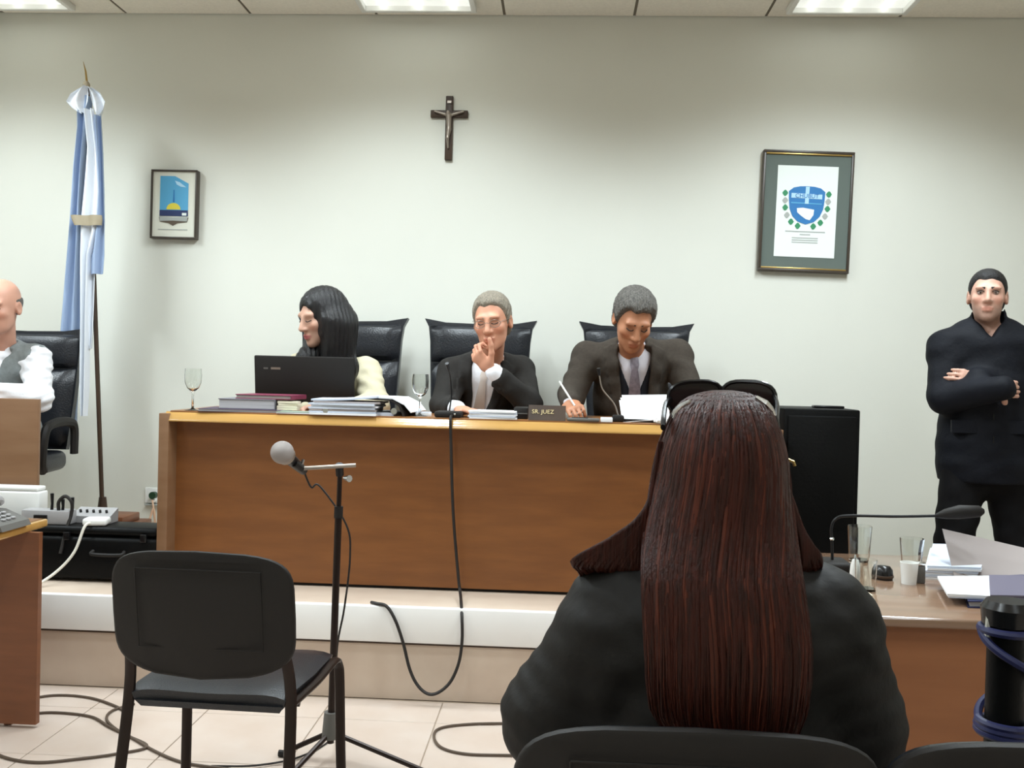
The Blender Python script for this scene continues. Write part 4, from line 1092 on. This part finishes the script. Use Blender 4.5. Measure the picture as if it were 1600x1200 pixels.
MB().box((d0.x, 4.12, CT+.02), (d1.x, 4.127, CT+.042), .002).build('display', 'black_gloss', t)
for (px, ln) in ((81, .075), (98, .05), (113, .06)):
    a_ = at(px, 790, 4.15); MB().tube([(a_.x, 4.15, CT+.058), (a_.x+.002, 4.15, CT+.06+ln*.4), (a_.x+.003, 4.145, CT+.06+ln)], [.007, .006, .008], 8).build('aerial', 'black_metal', t)
a_, b_ = at(92, 780, 4.14), at(112, 780, 4.14)
MB().tube(spline([(a_.x, 4.14, CT+.06), (a_.x, 4.14, CT+.10), ((a_.x+b_.x)/2, 4.14, CT+.125), (b_.x, 4.14, CT+.10), (b_.x, 4.14, CT+.05), (b_.x-.01, 4.118, CT-.02), (b_.x-.02, 4.09, CT-.12)], 6), .008, 8).build('cable_loop', 'cable_black', t)
a0, a1 = at(112, 800, 4.2), at(172, 800, 4.2)
t = thing('grey_mixer', 'flat lavender grey mixer lying on the case behind the adapter', 'mixer', ((a0.x+a1.x)/2, 4.24, CT))
MB().prism([(4.2, 0), (4.28, 0), (4.28, .06), (4.2, .03)], 0, 1, Matrix(((0, a1.x-a0.x, 0, a0.x), (1, 0, 0, 0), (0, 0, 1, CT), (0, 0, 0, 1)))).build('body', 'grey_plastic', t, smooth=None)
for k_ in range(5): MB().tube([(a0.x+.025+k_*.03, 4.235, CT+.042), (a0.x+.025+k_*.03, 4.23, CT+.054)], .006, 8).build('knob', 'black_gloss', t)
e0, e1 = at(-66, 790, 4.21), at(61, 790, 4.21)
t = thing('white_device', 'white plastic box standing behind the grey receiver on the left', 'box', ((e0.x+e1.x)/2, 4.245, CT))
MB().box((e0.x, 4.208, CT), (e1.x, 4.288, CT+.13), .008, seg=3).build('body', 'white_plastic', t)
MB().box((e0.x+.005, 4.212, CT+.131), (e1.x-.008, 4.284, CT+.152), .008, seg=3).build('lid', 'white_plastic', t)
t = thing('power_adapter', 'white plug adapter with white cord on the black case', 'adapter', (at(150, 815, 4.13).x, 4.15, CT))
w0 = at(150, 815, 4.15).x
MB().box((w0-.05, 4.115, CT), (w0+.055, 4.19, CT+.034), .012, seg=3, M=Matrix.Rotation(.15, 3, 'Z')).build('body', 'white_plastic', t)
MB().tube(spline([(w0-.01, 4.12, CT+.016), (w0-.02, 4.085, CT+.0), (w0-.05, 4.06, PLAT+.14), (w0-.11, 4.03, PLAT+.06), (w0-.17, 3.95, PLAT+.008), (w0-.20, 3.86, PLAT+.004), (w0-.21, 3.85, PLAT-.1)], 8), .006, 8).build('cord', 'cable_white', t)
# things on the clerk's desk
DZ = .752
g0 = at(-8, 800, 3.33)
t = thing('desk_telephone', 'grey desk telephone at the left picture edge', 'telephone', (g0.x, 3.3, DZ))
MB().prism([(-.09, 0), (.095, 0), (.085, .02), (.0, .055), (-.08, .06)], 3.22, 3.4, Matrix.Translation((g0.x, 0, DZ))).build('body', 'dark_grey_plastic', t)
MB().tube(spline([(g0.x-.02, 3.23, DZ+.075), (g0.x-.02, 3.25, DZ+.09), (g0.x-.02, 3.37, DZ+.09), (g0.x-.02, 3.39, DZ+.075)], 5), .018, 10).build('handset', 'grey_plastic', t)
for i in range(3):
    for j in range(3): MB().box((g0.x+.02+i*.018, 3.27+j*.03, DZ+.046-i*.0085), (g0.x+.032+i*.018, 3.288+j*.03, DZ+.054-i*.0085), .002, seg=1).build('key', 'grey_plastic', t)
# ================================================================== on the judges' bench
Z = BENCHZ
def goblet(px, py_base, py_top, Y, label, group, water=.45):
    b_ = at(px, py_base, Y); h_ = .185
    t = thing('wine_glass', label, 'glass', (b_.x, Y, Z), 0, group)
    prof = [(.0015, .0), (.033, .0), (.034, .002), (.012, .006), (.005, .012), (.0042, .075), (.008, .083), (.026, .10), (.036, .125), (.0375, .155), (.035, h_), (.0337, h_), (.0362, .155), (.0347, .126), (.025, .102), (.008, .088), (.001, .087)]
    MB().lathe(prof, (0, 0, 0), 28).build('bowl', 'glass', t, world=False, smooth=50)
    return t
goblet(301, 636, 572, 4.17, 'stemmed water glass alone at the left end of the bench', 'stemmed glasses on the bench')
goblet(656, 640, 578, 4.2, 'stemmed water glass between the laptop and the middle man', 'stemmed glasses on the bench')
def book(name, label, cat, px, Y, z, w_, d_, h_, cover, rz=0, pages='page_edge', group=None):
    c = at(px, 630, Y)
    t = thing(name, label, cat, (c.x, Y, z), math.radians(rz), group)
    cv = .004 if h_ > .015 else .0015
    MB().box((-w_/2+.004, -d_/2+.004, cv), (w_/2-.004, d_/2-.004, h_-cv)).build('pages', pages, t, world=False, smooth=None)
    MB().box((-w_/2, -d_/2, 0), (w_/2, d_/2, cv), .001, seg=1).build('back_cover', cover, t, world=False)
    MB().box((-w_/2, -d_/2, h_-cv), (w_/2, d_/2, h_), .001, seg=1).build('front_cover', cover, t, world=False)
    MB().box((w_/2-.004, -d_/2, cv), (w_/2, d_/2, h_-cv)).build('spine', cover, t, world=False, smooth=None)
    return t
book('folder', 'thin dark purple folder under the grey book', 'folder', 385, 4.24, Z, .36, .24, .012, 'purple_cover', 3)
book('book', 'thick grey book in the pile beside the laptop', 'book', 396, 4.27, Z+.012, .255, .2, .045, 'book_grey', 1)
book('book', 'dark red book on top of the grey book', 'book', 424, 4.28, Z+.057, .26, .19, .02, 'book_red', -5, 'paper_pink')
def stack(name, label, cat, px, Y, z, w_, d_, n, th, mats, jit=.008, rz=0, tilt=0, seed=1):
    rg = random.Random(seed); c = at(px, 630, Y)
    t = thing(name, label, cat, (c.x, Y, z), math.radians(rz))
    for i in range(n):
        ang = rg.uniform(-.05, .05); dx_, dy_ = rg.uniform(-jit, jit), rg.uniform(-jit, jit)
        M_ = Matrix.Rotation(ang, 3, 'Z')
        b = MB(); nx_ = 6
        vs = []; 
        for zz in (0, th*.9):
            for j in (0, 1):
                for k_ in range(nx_+1):
                    u = k_/nx_-.5; vs.append(M_ @ Vector((u*w_, (j-.5)*d_, 0))+Vector((dx_, dy_, i*th+zz+(tilt*(u+.5)**2 if i == n-1 else 0))))
        n1 = nx_+1; fs = []
        for k_ in range(nx_):
            fs += [(k_, k_+1, n1+k_+1, n1+k_), (2*n1+k_, 2*n1+n1+k_, 2*n1+n1+k_+1, 2*n1+k_+1), (k_, 2*n1+k_, 2*n1+k_+1, k_+1), (n1+k_, n1+k_+1, 3*n1+k_+1, 3*n1+k_)]
        fs += [(0, n1, 3*n1, 2*n1), (nx_, 2*n1+nx_, 3*n1+nx_, n1+nx_)]
        b.add(vs, fs).build('sheet', mats[i % len(mats)], t, world=False, smooth=None)
    return t
stack('note_sheets', 'cream note sheets tucked against the red book', 'papers', 452, 4.2, Z+.012, .09, .05, 4, .010, ['paper_cream'], .003, seed=4)
stack('loose_sheets', 'loose white sheets lying in front of the laptop', 'papers', 470, 4.15, Z, .2, .07, 2, .005, ['paper_white', 'green_cover'], .004, seed=5)
# laptop
LY = 4.47; l0, l1 = at(401, 555, LY), at(556, 560, LY)
lw = l1.x-l0.x; lc = (l0.x+l1.x)/2; lh = l0.z-(Z+.03)
t = thing('laptop', 'open black laptop seen from behind its lid', 'laptop', (lc, LY, Z))
MB().box((-lw/2, .0, 0), (lw/2, .27, .026), .006).build('base', 'black_plastic', t, world=False)
M_ = Matrix.Translation((0, .0, .02)) @ Matrix.Rotation(math.radians(-10), 4, 'X') if False else Matrix.Translation((0, .0, .02)) @ Matrix.Rotation(math.radians(8), 4, 'X')
lid = MB().box((-lw/2, -.008, .006), (lw/2, .006, lh+.012), .006); lid.v = [M_ @ v for v in lid.v]; lid = lid.build('lid', 'black_plastic', t, world=False)
sc_ = MB().box((-lw/2+.018, .0062, .03), (lw/2-.018, .0075, lh-.01)); sc_.v = [M_ @ v for v in sc_.v]; sc_.build('screen', 'black_gloss', lid, world=False, smooth=None)
bd_ = MB().box((-lw/2+.08, -.0095, lh-.052), (-lw/2+.125, -.0078, lh-.042)); bd_.v = [M_ @ v for v in bd_.v]; bd_.build('badge', 'silver', lid, world=False, smooth=None)
bd_ = MB().box((-lw/2+.045, -.0092, lh-.051), (-lw/2+.066, -.0078, lh-.043)); bd_.v = [M_ @ v for v in bd_.v]; bd_.build('badge', 'dark_grey_plastic', lid, world=False, smooth=None)
for i in range(4):
    for j in range(11): MB().box((-lw/2+.05+j*.032, .05+i*.03, .026), (-lw/2+.076+j*.032, .074+i*.03, .029)).build('key', 'black_gloss', t, world=False, smooth=None)
for sx_ in (-1, 1): MB().tube([(sx_*lw*.3-.02, .004, .024), (sx_*lw*.3+.02, .004, .024)], .008, 10).build('hinge', 'black_gloss', t, world=False)
stack('document_pile', 'high pile of case papers right of the laptop', 'papers', 546, 4.22, Z, .29, .22, 8, .0085, ['paper_white', 'paper_blue', 'paper_pink', 'paper_blue'], .012, seed=9, tilt=.018)
# lever arch binder lying on its side
c = at(616, 630, 4.27)
t = thing('ring_binder', 'black ring binder lying open-ended beside the document pile', 'binder', (c.x, 4.27, Z), math.radians(-6))
rg_ = []
for y in (-.14, .14):
    rg_.append([(x, y, z_) for x, z_ in ((-.09, .076), (.02, .072), (.065, .05), (.085, .012), (.085, 0), (.078, 0), (.075, .012), (.058, .046), (.018, .066), (-.09, .070))])
MB().loft(rg_).build('cover', 'black_plastic', t, world=False)
MB().box((-.1, -.13, .0), (.035, .13, .014)).build('sheets', 'paper_blue', t, world=False, smooth=None)
rg_ = [[(x, y, z_) for x, z_ in ((-.1, .082), (.03, .080), (.085, .055), (.115, .02), (.112, .016), (.082, .049), (.028, .074), (-.1, .077))] for y in (-.13, .13)]
MB().loft(rg_).build('sheets', 'paper_white', t, world=False)
MB().tube([(.04, -.143, .022), (.04, -.139, .022)], .014, 16).build('ring_hole', 'chrome', t, world=False)
def slab(name, label, cat, px, Y, w_, d_, h_, material, rz=0, bev=.002, z=None, part='body'):
    c = at(px, 640, Y); t = thing(name, label, cat, (c.x, Y, z if z is not None else Z), math.radians(rz))
    MB().box((-w_/2, -d_/2, 0), (w_/2, d_/2, h_), bev).build(part, material, t, world=False); return t
t = slab('disc_holder', 'small black holder with a silver disc before the document pile', 'holder', 511, 4.135, .05, .05, .022, 'black_plastic', 4, .006)
MB().tube([(-.002, -.028, .019), (-.002, .0, .019)], .012, 14).build('disc', 'chrome', t, world=False)
t = slab('white_card', 'white card under the stemmed glass of the middle man', 'card', 662, 4.235, .07, .05, .016, 'paper_white', 5, .002); MB().box((-.033, -.023, .016), (.033, .023, .018)).build('top_sheet', 'paper_blue', t, world=False, smooth=None)
t = slab('table_microphone', 'flat black microphone base before the middle man', 'microphone', 702, 4.17, .12, .1, .028, 'black_plastic', 0, .01)
MB().tube(spline([(0, .0, .026), (.005, .02, .09), (.0, .01, .17), (-.006, -.02, .21)], 6), .0035, 8).build('gooseneck', 'black_metal', t, world=False)
MB().tube([(-.006, -.02, .21), (-.01, -.04, .235)], [.006, .009], 10).build('capsule', 'black_metal', t, world=False)
MB().ball((.03, -.05, .016), .005, 8, 6).build('button', 'chrome', t, world=False)
stack('white_notepad', 'white notepad between the microphone base and the name plate', 'notepad', 772, 4.19, Z, .205, .14, 5, .007, ['paper_white', 'paper_blue'], .003, seed=12)
t = slab('document_box', 'low dark box file lying beside the name plate', 'box file', 815, 4.26, .06, .16, .05, 'black_plastic', 0, .003); MB().box((-.03, -.083, .022), (.03, -.079, .027)).build('edge_line', 'dark_grey_plastic', t, world=False, smooth=None)
c = at(855, 640, 4.15)
t = thing('name_plate', 'dark brown name plate with gold letters on the bench', 'name plate', (c.x, 4.15, Z))
MB().prism([(-.03, 0), (.03, 0), (.008, .064), (-.002, .064)], -.08, .08, Matrix.Rotation(math.radians(90), 4, 'Z')).build('block', 'wood_dark', t, world=False, smooth=None)
fa = math.atan2(.064, .028)
text_mesh('lettering', 'SR. JUEZ', .026, Matrix.Translation(origin_of(t)) @ Matrix.Translation((-.018, -.0165, .036)) @ Matrix.Rotation(math.radians(-23.6), 4, 'X') @ UPRIGHT, 'gold_text', t, .0008)
t = slab('desk_phone_set', 'flat dark handset lying before the writing man', 'handset', 912, 4.14, .14, .05, .014, 'dark_grey_plastic', -3, .006); MB().box((-.05, -.015, .014), (.02, .015, .017), .002).build('keypad', 'black_gloss', t, world=False)
t = slab('white_cards', 'small white card pack right of the dark handset', 'cards', 948, 4.14, .05, .045, .018, 'paper_white', 0, .001); MB().box((-.024, -.021, .018), (.024, .021, .0195)).build('top_card', 'paper_blue', t, world=False, smooth=None)
t = slab('table_microphone', 'small black microphone base before the writing man', 'microphone', 966, 4.17, .05, .06, .03, 'black_plastic', 0, .008)
c = at(930, 590, 4.2); b0 = at(966, 640, 4.17)
MB().tube(spline([(0, 0, .028), (-.02, .0, .08), (-.07, .0, .14), (-.085, .0, .2)], 6), .0032, 8).build('gooseneck', 'silver', t, world=False)
MB().tube([(-.085, 0, .2), (-.09, -.01, .23)], [.006, .008], 10).build('capsule', 'black_metal', t, world=False)
# sheaf of white paper leaning up in front of the writing man
c = at(1007, 640, 4.2)
t = thing('white_sheaf', 'bright white sheaf of paper tilted up before the writing man', 'papers', (c.x, 4.2, Z))
for i in range(3):
    M_ = Matrix.Translation((.004*i, .006*i, .004+.004*i)) @ Matrix.Rotation(math.radians(2*i-6), 4, 'Y') @ Matrix.Rotation(math.radians(38+3*i), 4, 'X')
    b = MB().box((-.1, -.05, 0), (.1, .1, .003)); b.v = [M_ @ v+Vector((0, 0, .034)) for v in b.v]; b.build('sheet', 'paper_white', t, world=False, smooth=None)
MB().box((-.1, -.04, 0), (.1, .12, .014), .002).build('folder', 'black_plastic', t, world=False)
c = at(1031, 648, 4.13)
t = thing('crumpled_tissue', 'crumpled white tissue near the front edge of the bench', 'tissue', (c.x, 4.13, Z))
blob([(ell((c.x, 4.135, Z+.014), (.026, .022, .016)), .01), (ell((c.x+.016, 4.13, Z+.012), (.016, .018, .013)), .01)], .003, [lambda a, X, Y, Z_: a+.004*np.sin(X*330)*np.sin(Y*290+1)*np.sin(Z_*310), lambda a, X, Y, Z_: np.maximum(a, Z-Z_)]).build('tissue', 'paper_white', t)
t = thing('pen', 'white pen in the hand of the writing man', 'pen', PEN[0])
MB().tube([PEN[0]+(PEN[1]-PEN[0])*.1, PEN[1]], .0045, 10).build('barrel', 'white_plastic', t)
MB().tube([PEN[0], PEN[0]+(PEN[1]-PEN[0])*.1], [.001, .0042], 10).build('tip', 'black_gloss', t)
# cable from the bench to the floor and back
ed = at(704, 655, BY-.006)
pts = [(ed.x, 4.13, Z+.006), (ed.x+.0, BY+.01, Z+.008), (ed.x, BY-.008, Z-.01), (ed.x+.004, BY-.008, Z-.1), at(708, 800, BY-.01), at(716, 900, BY-.02), (at(719, 925, 4.05).x, 4.05, PLAT+.03), (at(720, 940, 3.9).x, 3.92, PLAT+.01), (at(722, 960, 3.855).x, 3.852, PLAT-.03),
       at(722, 1000, 3.84), at(717, 1035, 3.83), at(704, 1065, 3.82), at(685, 1082, 3.81), at(668, 1084, 3.81), at(652, 1070, 3.82), at(640, 1045, 3.83), at(630, 1005, 3.845), at(618, 970, 3.85), (at(604, 952, 3.86).x, 3.862, PLAT+.004), (at(590, 946, 3.9).x, 3.88, PLAT+.01), (at(580, 946, 3.9).x, 3.9, PLAT+.009)]
o = MB().tube(spline(pts, 6), .0065, 8).build('microphone_cable', 'cable_black', base=(ed.x, 4.0, PLAT)); tag(o, 'dark cable hanging down the bench front and looping at the step', 'cable')
# ================================================================== microphone stand
SB = Vector((at(516, 1170, 3.25).x, 3.25, 0))
ptop = at(531, 742, 3.25)
t = thing('microphone_stand', 'dark microphone stand with boom arm behind the empty chair', 'microphone stand', SB)
pm = SB+(ptop-SB)*.88
MB().tube([SB+Vector((0, 0, .06)), pm], .0125, 12).build('lower_pole', 'dark_metal', t)
MB().tube([pm-(ptop-SB)*.02, ptop], .0085, 12).build('upper_pole', 'dark_metal', t)
MB().tube([pm-(ptop-SB)*.03, pm+(ptop-SB)*.01], .0155, 12).build('clutch', 'black_plastic', t)
hub = SB+(ptop-SB)*.10
MB().tube([SB+(ptop-SB)*.08, SB+(ptop-SB)*.17], [.032, .026], 12).build('leg_hub', 'dark_grey_plastic', t)
for tgt in (atz(441, 1177, .012), atz(668, 1207, .012), atz(450, 1215, .012)):
    d_ = (tgt-hub); d_.z = 0
    g = MB().tube([hub, tgt], .009, 8).build('leg', 'dark_metal', t)
    MB().tube([tgt-d_.normalized()*.02, tgt+d_.normalized()*.012], .012, 8).build('rubber_foot', 'black_plastic', g)
MB().tube([at(556, 727, 3.23), at(470, 732, 3.2)], .007, 10).build('boom', 'silver', t)
MB().tube([at(531, 742, 3.25), at(530, 726, 3.23)], .014, 10).build('swivel', 'black_metal', t)
g = MB().tube([at(538, 747, 3.22), at(546, 748, 3.20)], [.006, .012], 10).build('wing_screw', 'chrome', t)
MB().tube([at(471, 732, 3.2), at(460, 724, 3.16)], .012, 10).build('clip', 'black_plastic', t)
MB().tube([at(474, 718, 3.17), at(472, 725, 3.17)], .005, 8).build('clip_screw', 'chrome', t)
mc = at(441, 707, 3.10)
t = thing('microphone', 'round grey mesh microphone clipped to the boom arm', 'microphone', mc)
MB().ball(mc, .038, 24, 16).build('grille', 'grey_mesh', t)
ax_ = (at(468, 730, 3.22)-mc).normalized()
q = ax_.orthogonal().normalized(); MB().tube([mc+ax_*.02, mc+ax_*.034], .031, 20).build('collar', 'silver', t)
MB().tube([mc+ax_*.03, mc+ax_*.05, mc+ax_*.17], [.026, .021, .015], 14).build('handle', 'black_metal', t)
mt = mc+ax_*.17
pts = [mt, mt+Vector((.02, .03, -.06)), at(500, 760, 3.28), at(541, 820, 3.29), at(547, 870, 3.285), at(538, 950, 3.28), at(527, 1010, 3.28), at(524, 1090, 3.28), atz(520, 1150, .02), atz(470, 1182, .008), atz(400, 1196, .008), atz(330, 1197, .008)]
o = MB().tube(spline(pts, 7), .0035, 8).build('microphone_lead', 'cable_black', base=(SB.x, SB.y, 0)); tag(o, 'thin lead running down the microphone stand to the floor', 'cable')
def floor_cable(name, label, pts, material, r=.005):
    P_ = [atz(x, y, r+.001) for x, y in pts]; o = MB().tube(spline(P_, 8), r, 8).build(name, material, base=(P_[0].x, P_[0].y, 0)); tag(o, label, 'cable')
floor_cable('floor_cable', 'grey cable loop on the tiles by the left desk leg', [(40, 1092), (90, 1086), (140, 1090), (180, 1103), (200, 1115)], 'cable_brown')
floor_cable('floor_cable', 'grey cable running from the left desk under the empty chair', [(30, 1118), (80, 1113), (140, 1119), (170, 1135), (205, 1152), (245, 1175), (290, 1192), (360, 1202)], 'cable_brown')
floor_cable('floor_cable', 'grey cable curving along the bottom left of the floor', [(-30, 1165), (10, 1184), (60, 1191), (120, 1186), (180, 1178), (230, 1166), (190, 1145), (167, 1125), (176, 1110), (210, 1100)], 'cable_brown')
floor_cable('floor_cable', 'brown cable loop on the tiles left of the red-haired woman', [(1500, 1120), (1300, 1128), (1100, 1128), (900, 1130), (820, 1130), (740, 1131), (690, 1137), (678, 1150), (690, 1168), (730, 1178), (800, 1180), (900, 1182), (1100, 1190), (1250, 1215), (1350, 1260)], 'cable_brown')
# ================================================================== on the lawyers' desk
Z = .75
def tumbler(px, py, label, r0=.03, r1=.036, h_=.1, drink=None, lvl=.6):
    b_ = atz(px, py, Z); t = thing('tumbler', label, 'glass', (b_.x, b_.y, Z), 0, 'glasses on the right desk')
    MB().lathe([(.001, 0), (r0, 0), (r1, h_), (r1-.0018, h_), (r0-.0018, .007), (.001, .007)], (0, 0, 0), 28).build('glass_wall', 'glass', t, world=False, smooth=40)
    if drink: MB().lathe([(.001, .0075), (r0-.0024, .0075), (r0-.0024+(r1-r0)*lvl, h_*lvl), (.001, h_*lvl)], (0, 0, 0), 24).build('drink', drink, t, world=False, smooth=40)
    return t
tumbler(1342, 877, 'tall glass under the bent microphone neck', .032, .039, .118)
tumbler(1352, 922, 'short glass beside the elbow of the red-haired woman', .028, .031, .088)
tumbler(1424, 884, 'empty glass behind the white cup', .03, .038, .09)
b_ = atz(1420, 912, Z)
t = thing('white_cup', 'small white cup beside a dark upright box on the right desk', 'cup', (b_.x, b_.y, Z))
MB().lathe([(.001, 0), (.021, 0), (.026, .064), (.0245, .064), (.0195, .004), (.001, .004)], (0, 0, 0), 24).build('body', 'white_plastic', t, world=False, smooth=40)
b_ = atz(1438, 911, Z)
t = thing('small_carton', 'small dark upright box between the white cup and the papers', 'box', (b_.x, b_.y, Z)); MB().box((-.012, -.008, 0), (.012, .008, .052), .003).build('body', 'dark_grey_plastic', t, world=False); MB().box((-.012, -.008, .053), (.012, .008, .064), .002).build('cap', 'chrome', t, world=False)
b_ = atz(1335, 916, Z)
t = thing('white_bottle', 'slim white bottle standing beside the short glass', 'bottle', (b_.x, b_.y, Z)); MB().lathe([(.001, 0), (.011, 0), (.015, .03), (.013, .06), (.008, .078), (.001, .08)], (0, 0, 0), 16).build('body', 'white_plastic', t, world=False, smooth=50); MB().lathe([(.0001, .08), (.004, .08), (.002, .092), (.0001, .092)], (0, 0, 0), 10).build('tip', 'print_grey', t, world=False)
b_ = atz(1382, 906, Z)
t = thing('rounded_case', 'small dark rounded case lying behind the short glass', 'case', (b_.x, b_.y+.01, Z))
MB().lathe([(.001, 0), (.026, 0), (.028, .012), (.026, .03), (.018, .04), (.001, .042)], (0, 0, 0), 20).build('body', 'black_gloss', t, world=False, smooth=50); MB().lathe([(.0285, .006), (.0295, .008), (.0295, .012), (.0285, .014)], (0, 0, 0), 20).build('grip_ring', 'wood_dark', t, world=False)
b_ = atz(1345, 936, Z)
t = thing('small_tin', 'small pale tin at the front edge of the right desk', 'tin', (b_.x, b_.y, Z)); MB().box((-.028, -.018, 0), (.028, .018, .01), .003).build('body', 'print_brown', t, world=False); MB().box((-.028, -.018, .0102), (.028, .018, .016), .003).build('lid', 'paper_cream', t, world=False)
# gooseneck microphone
b_ = atz(1300, 892, Z)
t = thing('desk_microphone', 'black gooseneck microphone bent sideways over the right desk', 'microphone', (b_.x, b_.y, Z))
MB().box((b_.x-.05, b_.y-.06, Z), (b_.x+.05, b_.y+.06, Z+.035), .012, seg=3).build('base', 'black_plastic', t)
yy = b_.y
nk = [(b_.x, yy, Z+.03), at(1300, 850, yy), at(1299, 825, yy), at(1306, 811, yy), at(1325, 806, yy), at(1400, 807, yy-.01), at(1465, 806, yy-.02)]
MB().tube(spline(nk, 7), .0045, 10).build('gooseneck', 'black_metal', t)
MB().tube([at(1462, 806, yy-.02), at(1478, 803, yy-.022), at(1500, 800, yy-.025), at(1530, 799, yy-.03), at(1537, 799, yy-.03)], [.006, .016, .022, .018, .008], 16).build('windscreen', 'black_plastic', t)
MB().tube([at(1298, 842, yy-.004), at(1302, 842, yy-.01)], .005, 8).build('indicator', 'chrome', t)
# papers
def sheets(name, label, corners, z0, n, th, mats):
    P_ = [atz(x, y, z0) for x, y in corners]; c = sum(P_, Vector())/len(P_)
    t = thing(name, label, 'papers', (c.x, c.y, z0)); rg = random.Random(len(label))
    for i in range(n):
        o_ = Vector((rg.uniform(-.006, .006), rg.uniform(-.006, .006), 0)) if i else Vector()
        lo = [p_-c+o_+Vector((0, 0, i*th)) for p_ in P_]; hi = [p_+Vector((0, 0, th*.85)) for p_ in lo]
        MB().loft([lo, hi]).build('sheet', mats[i % len(mats)], t, world=False, smooth=None)
    return t
sheets('paper_stack', 'white paper stack behind the upright brownish sheet', [(1446, 905), (1530, 908), (1540, 870), (1455, 868)], Z, 6, .007, ['paper_white', 'paper_blue'])
b0, b1, b2, b3 = [atz(x, y, Z) for x, y in ((1512, 950), (1640, 952), (1620, 906), (1500, 912))]
c = (b0+b1+b2+b3)/4
t = thing('navy_notebook', 'navy blue notebook under the front papers of the right desk', 'notebook', (c.x, c.y, Z))
for nm_, z0, z1, m_, ins in (('back_cover', 0, .003, 'navy_cover', 0), ('pages', .003, .016, 'page_edge', .006), ('front_cover', .016, .019, 'navy_cover', 0)):
    sh_ = 1-ins*8
    MB().loft([[(p_-c)*sh_+Vector((0, 0, z0)) for p_ in (b0, b1, b2, b3)], [(p_-c)*sh_+Vector((0, 0, z1)) for p_ in (b0, b1, b2, b3)]]).build(nm_, m_, t, world=False, smooth=None)
sheets('front_papers', 'white papers lying on the navy notebook', [(1482, 934), (1600, 940), (1640, 905), (1466, 906)], Z+.02, 3, .004, ['paper_blue', 'paper_white', 'paper_white'])
sheets('grey_envelope', 'bluish grey envelope on top of the front papers', [(1548, 936), (1660, 938), (1655, 905), (1546, 904)], Z+.033, 2, .006, ['envelope', 'envelope'])
# standing sheet, curved
t = thing('standing_sheet', 'large pinkish sheet standing bent on the right desk', 'papers', atz(1540, 906, Z+.033))
vs = []; nx_ = 12; yb_ = atz(1540, 900, Z+.03).y
for th in (0, .0015):
    for v in np.linspace(0, 1, 6):
        for k_ in range(nx_+1):
            u = k_/nx_
            xb, yb = 1492+u*150, 905+u*3; xt, yt = 1472+u*180, 826+u*42
            p_ = at(xb+(xt-xb)*v, yb+(yt-yb)*v, yb_+.05+.13*v+.03*math.sin(u*3)+th); vs.append(p_)
n1 = nx_+1; N = 6*n1; fs = []
for i in range(5):
    for j in range(nx_):
        a = i*n1+j; fs += [(a, a+1, a+n1+1, a+n1), (N+a, N+a+n1, N+a+n1+1, N+a+1)]
bd = [j for j in range(nx_)]+[i*n1+nx_ for i in range(5)]+[5*n1+j for j in range(nx_, 0, -1)]+[i*n1 for i in range(5, 0, -1)]
for k_ in range(len(bd)):
    a, c_ = bd[k_], bd[(k_+1) % len(bd)]; fs.append((a, c_, c_+N, a+N))
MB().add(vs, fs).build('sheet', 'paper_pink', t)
# black post with blue cable in the foreground right
PY = 1.78; pc = at(1571, 1050, PY); pz_ = at(1571, 945, PY).z
t = thing('black_post', 'thick black padded stand in front of the right desk', 'stand', (pc.x, PY, 0))
MB().tube([(pc.x, PY, .03), (pc.x, PY, .3), (pc.x, PY, pz_-.02)], .0325, 20).build('post', 'case_black', t)
MB().tube([(pc.x, PY, pz_-.035), (pc.x, PY, pz_-.005), (pc.x, PY, pz_+.008)], [.042, .045, .036], 20).build('collar', 'black_gloss', t)
MB().lathe([(.01, 0), (.17, 0), (.17, .012), (.05, .03), (.01, .03)], (pc.x, PY, 0), 28).build('base', 'black_metal', t)
MB().tube([(pc.x-.036, PY-.01, pz_-.02), (pc.x-.04, PY-.012, pz_-.06)], .006, 8).build('clip', 'chrome', t)
hp = []
for k_ in range(40):                                 # one ring under the collar, one slack turn, then a tight double ring
    a = k_/39*2*math.pi+math.pi*.9; hp.append((pc.x+.043*math.cos(a), PY+.043*math.sin(a), pz_-.045))
for k_ in range(1, 50):
    q = k_/49; a = math.pi*.9+q*2*math.pi; r_ = .042+.008*math.sin(q*math.pi); z_ = pz_-.045-.165*q; hp.append((pc.x+r_*math.cos(a), PY+r_*math.sin(a), z_))
for k_ in range(1, 80): a2 = a+.2*k_; z_ -= .0003; hp.append((pc.x+.044*math.cos(a2), PY+.044*math.sin(a2), z_))
o = MB().tube(hp, .0075, 8).build('coiled_cable', 'cable_blue', base=(pc.x, PY, z_)); tag(o, 'dark blue cable wound around the black padded stand', 'cable')
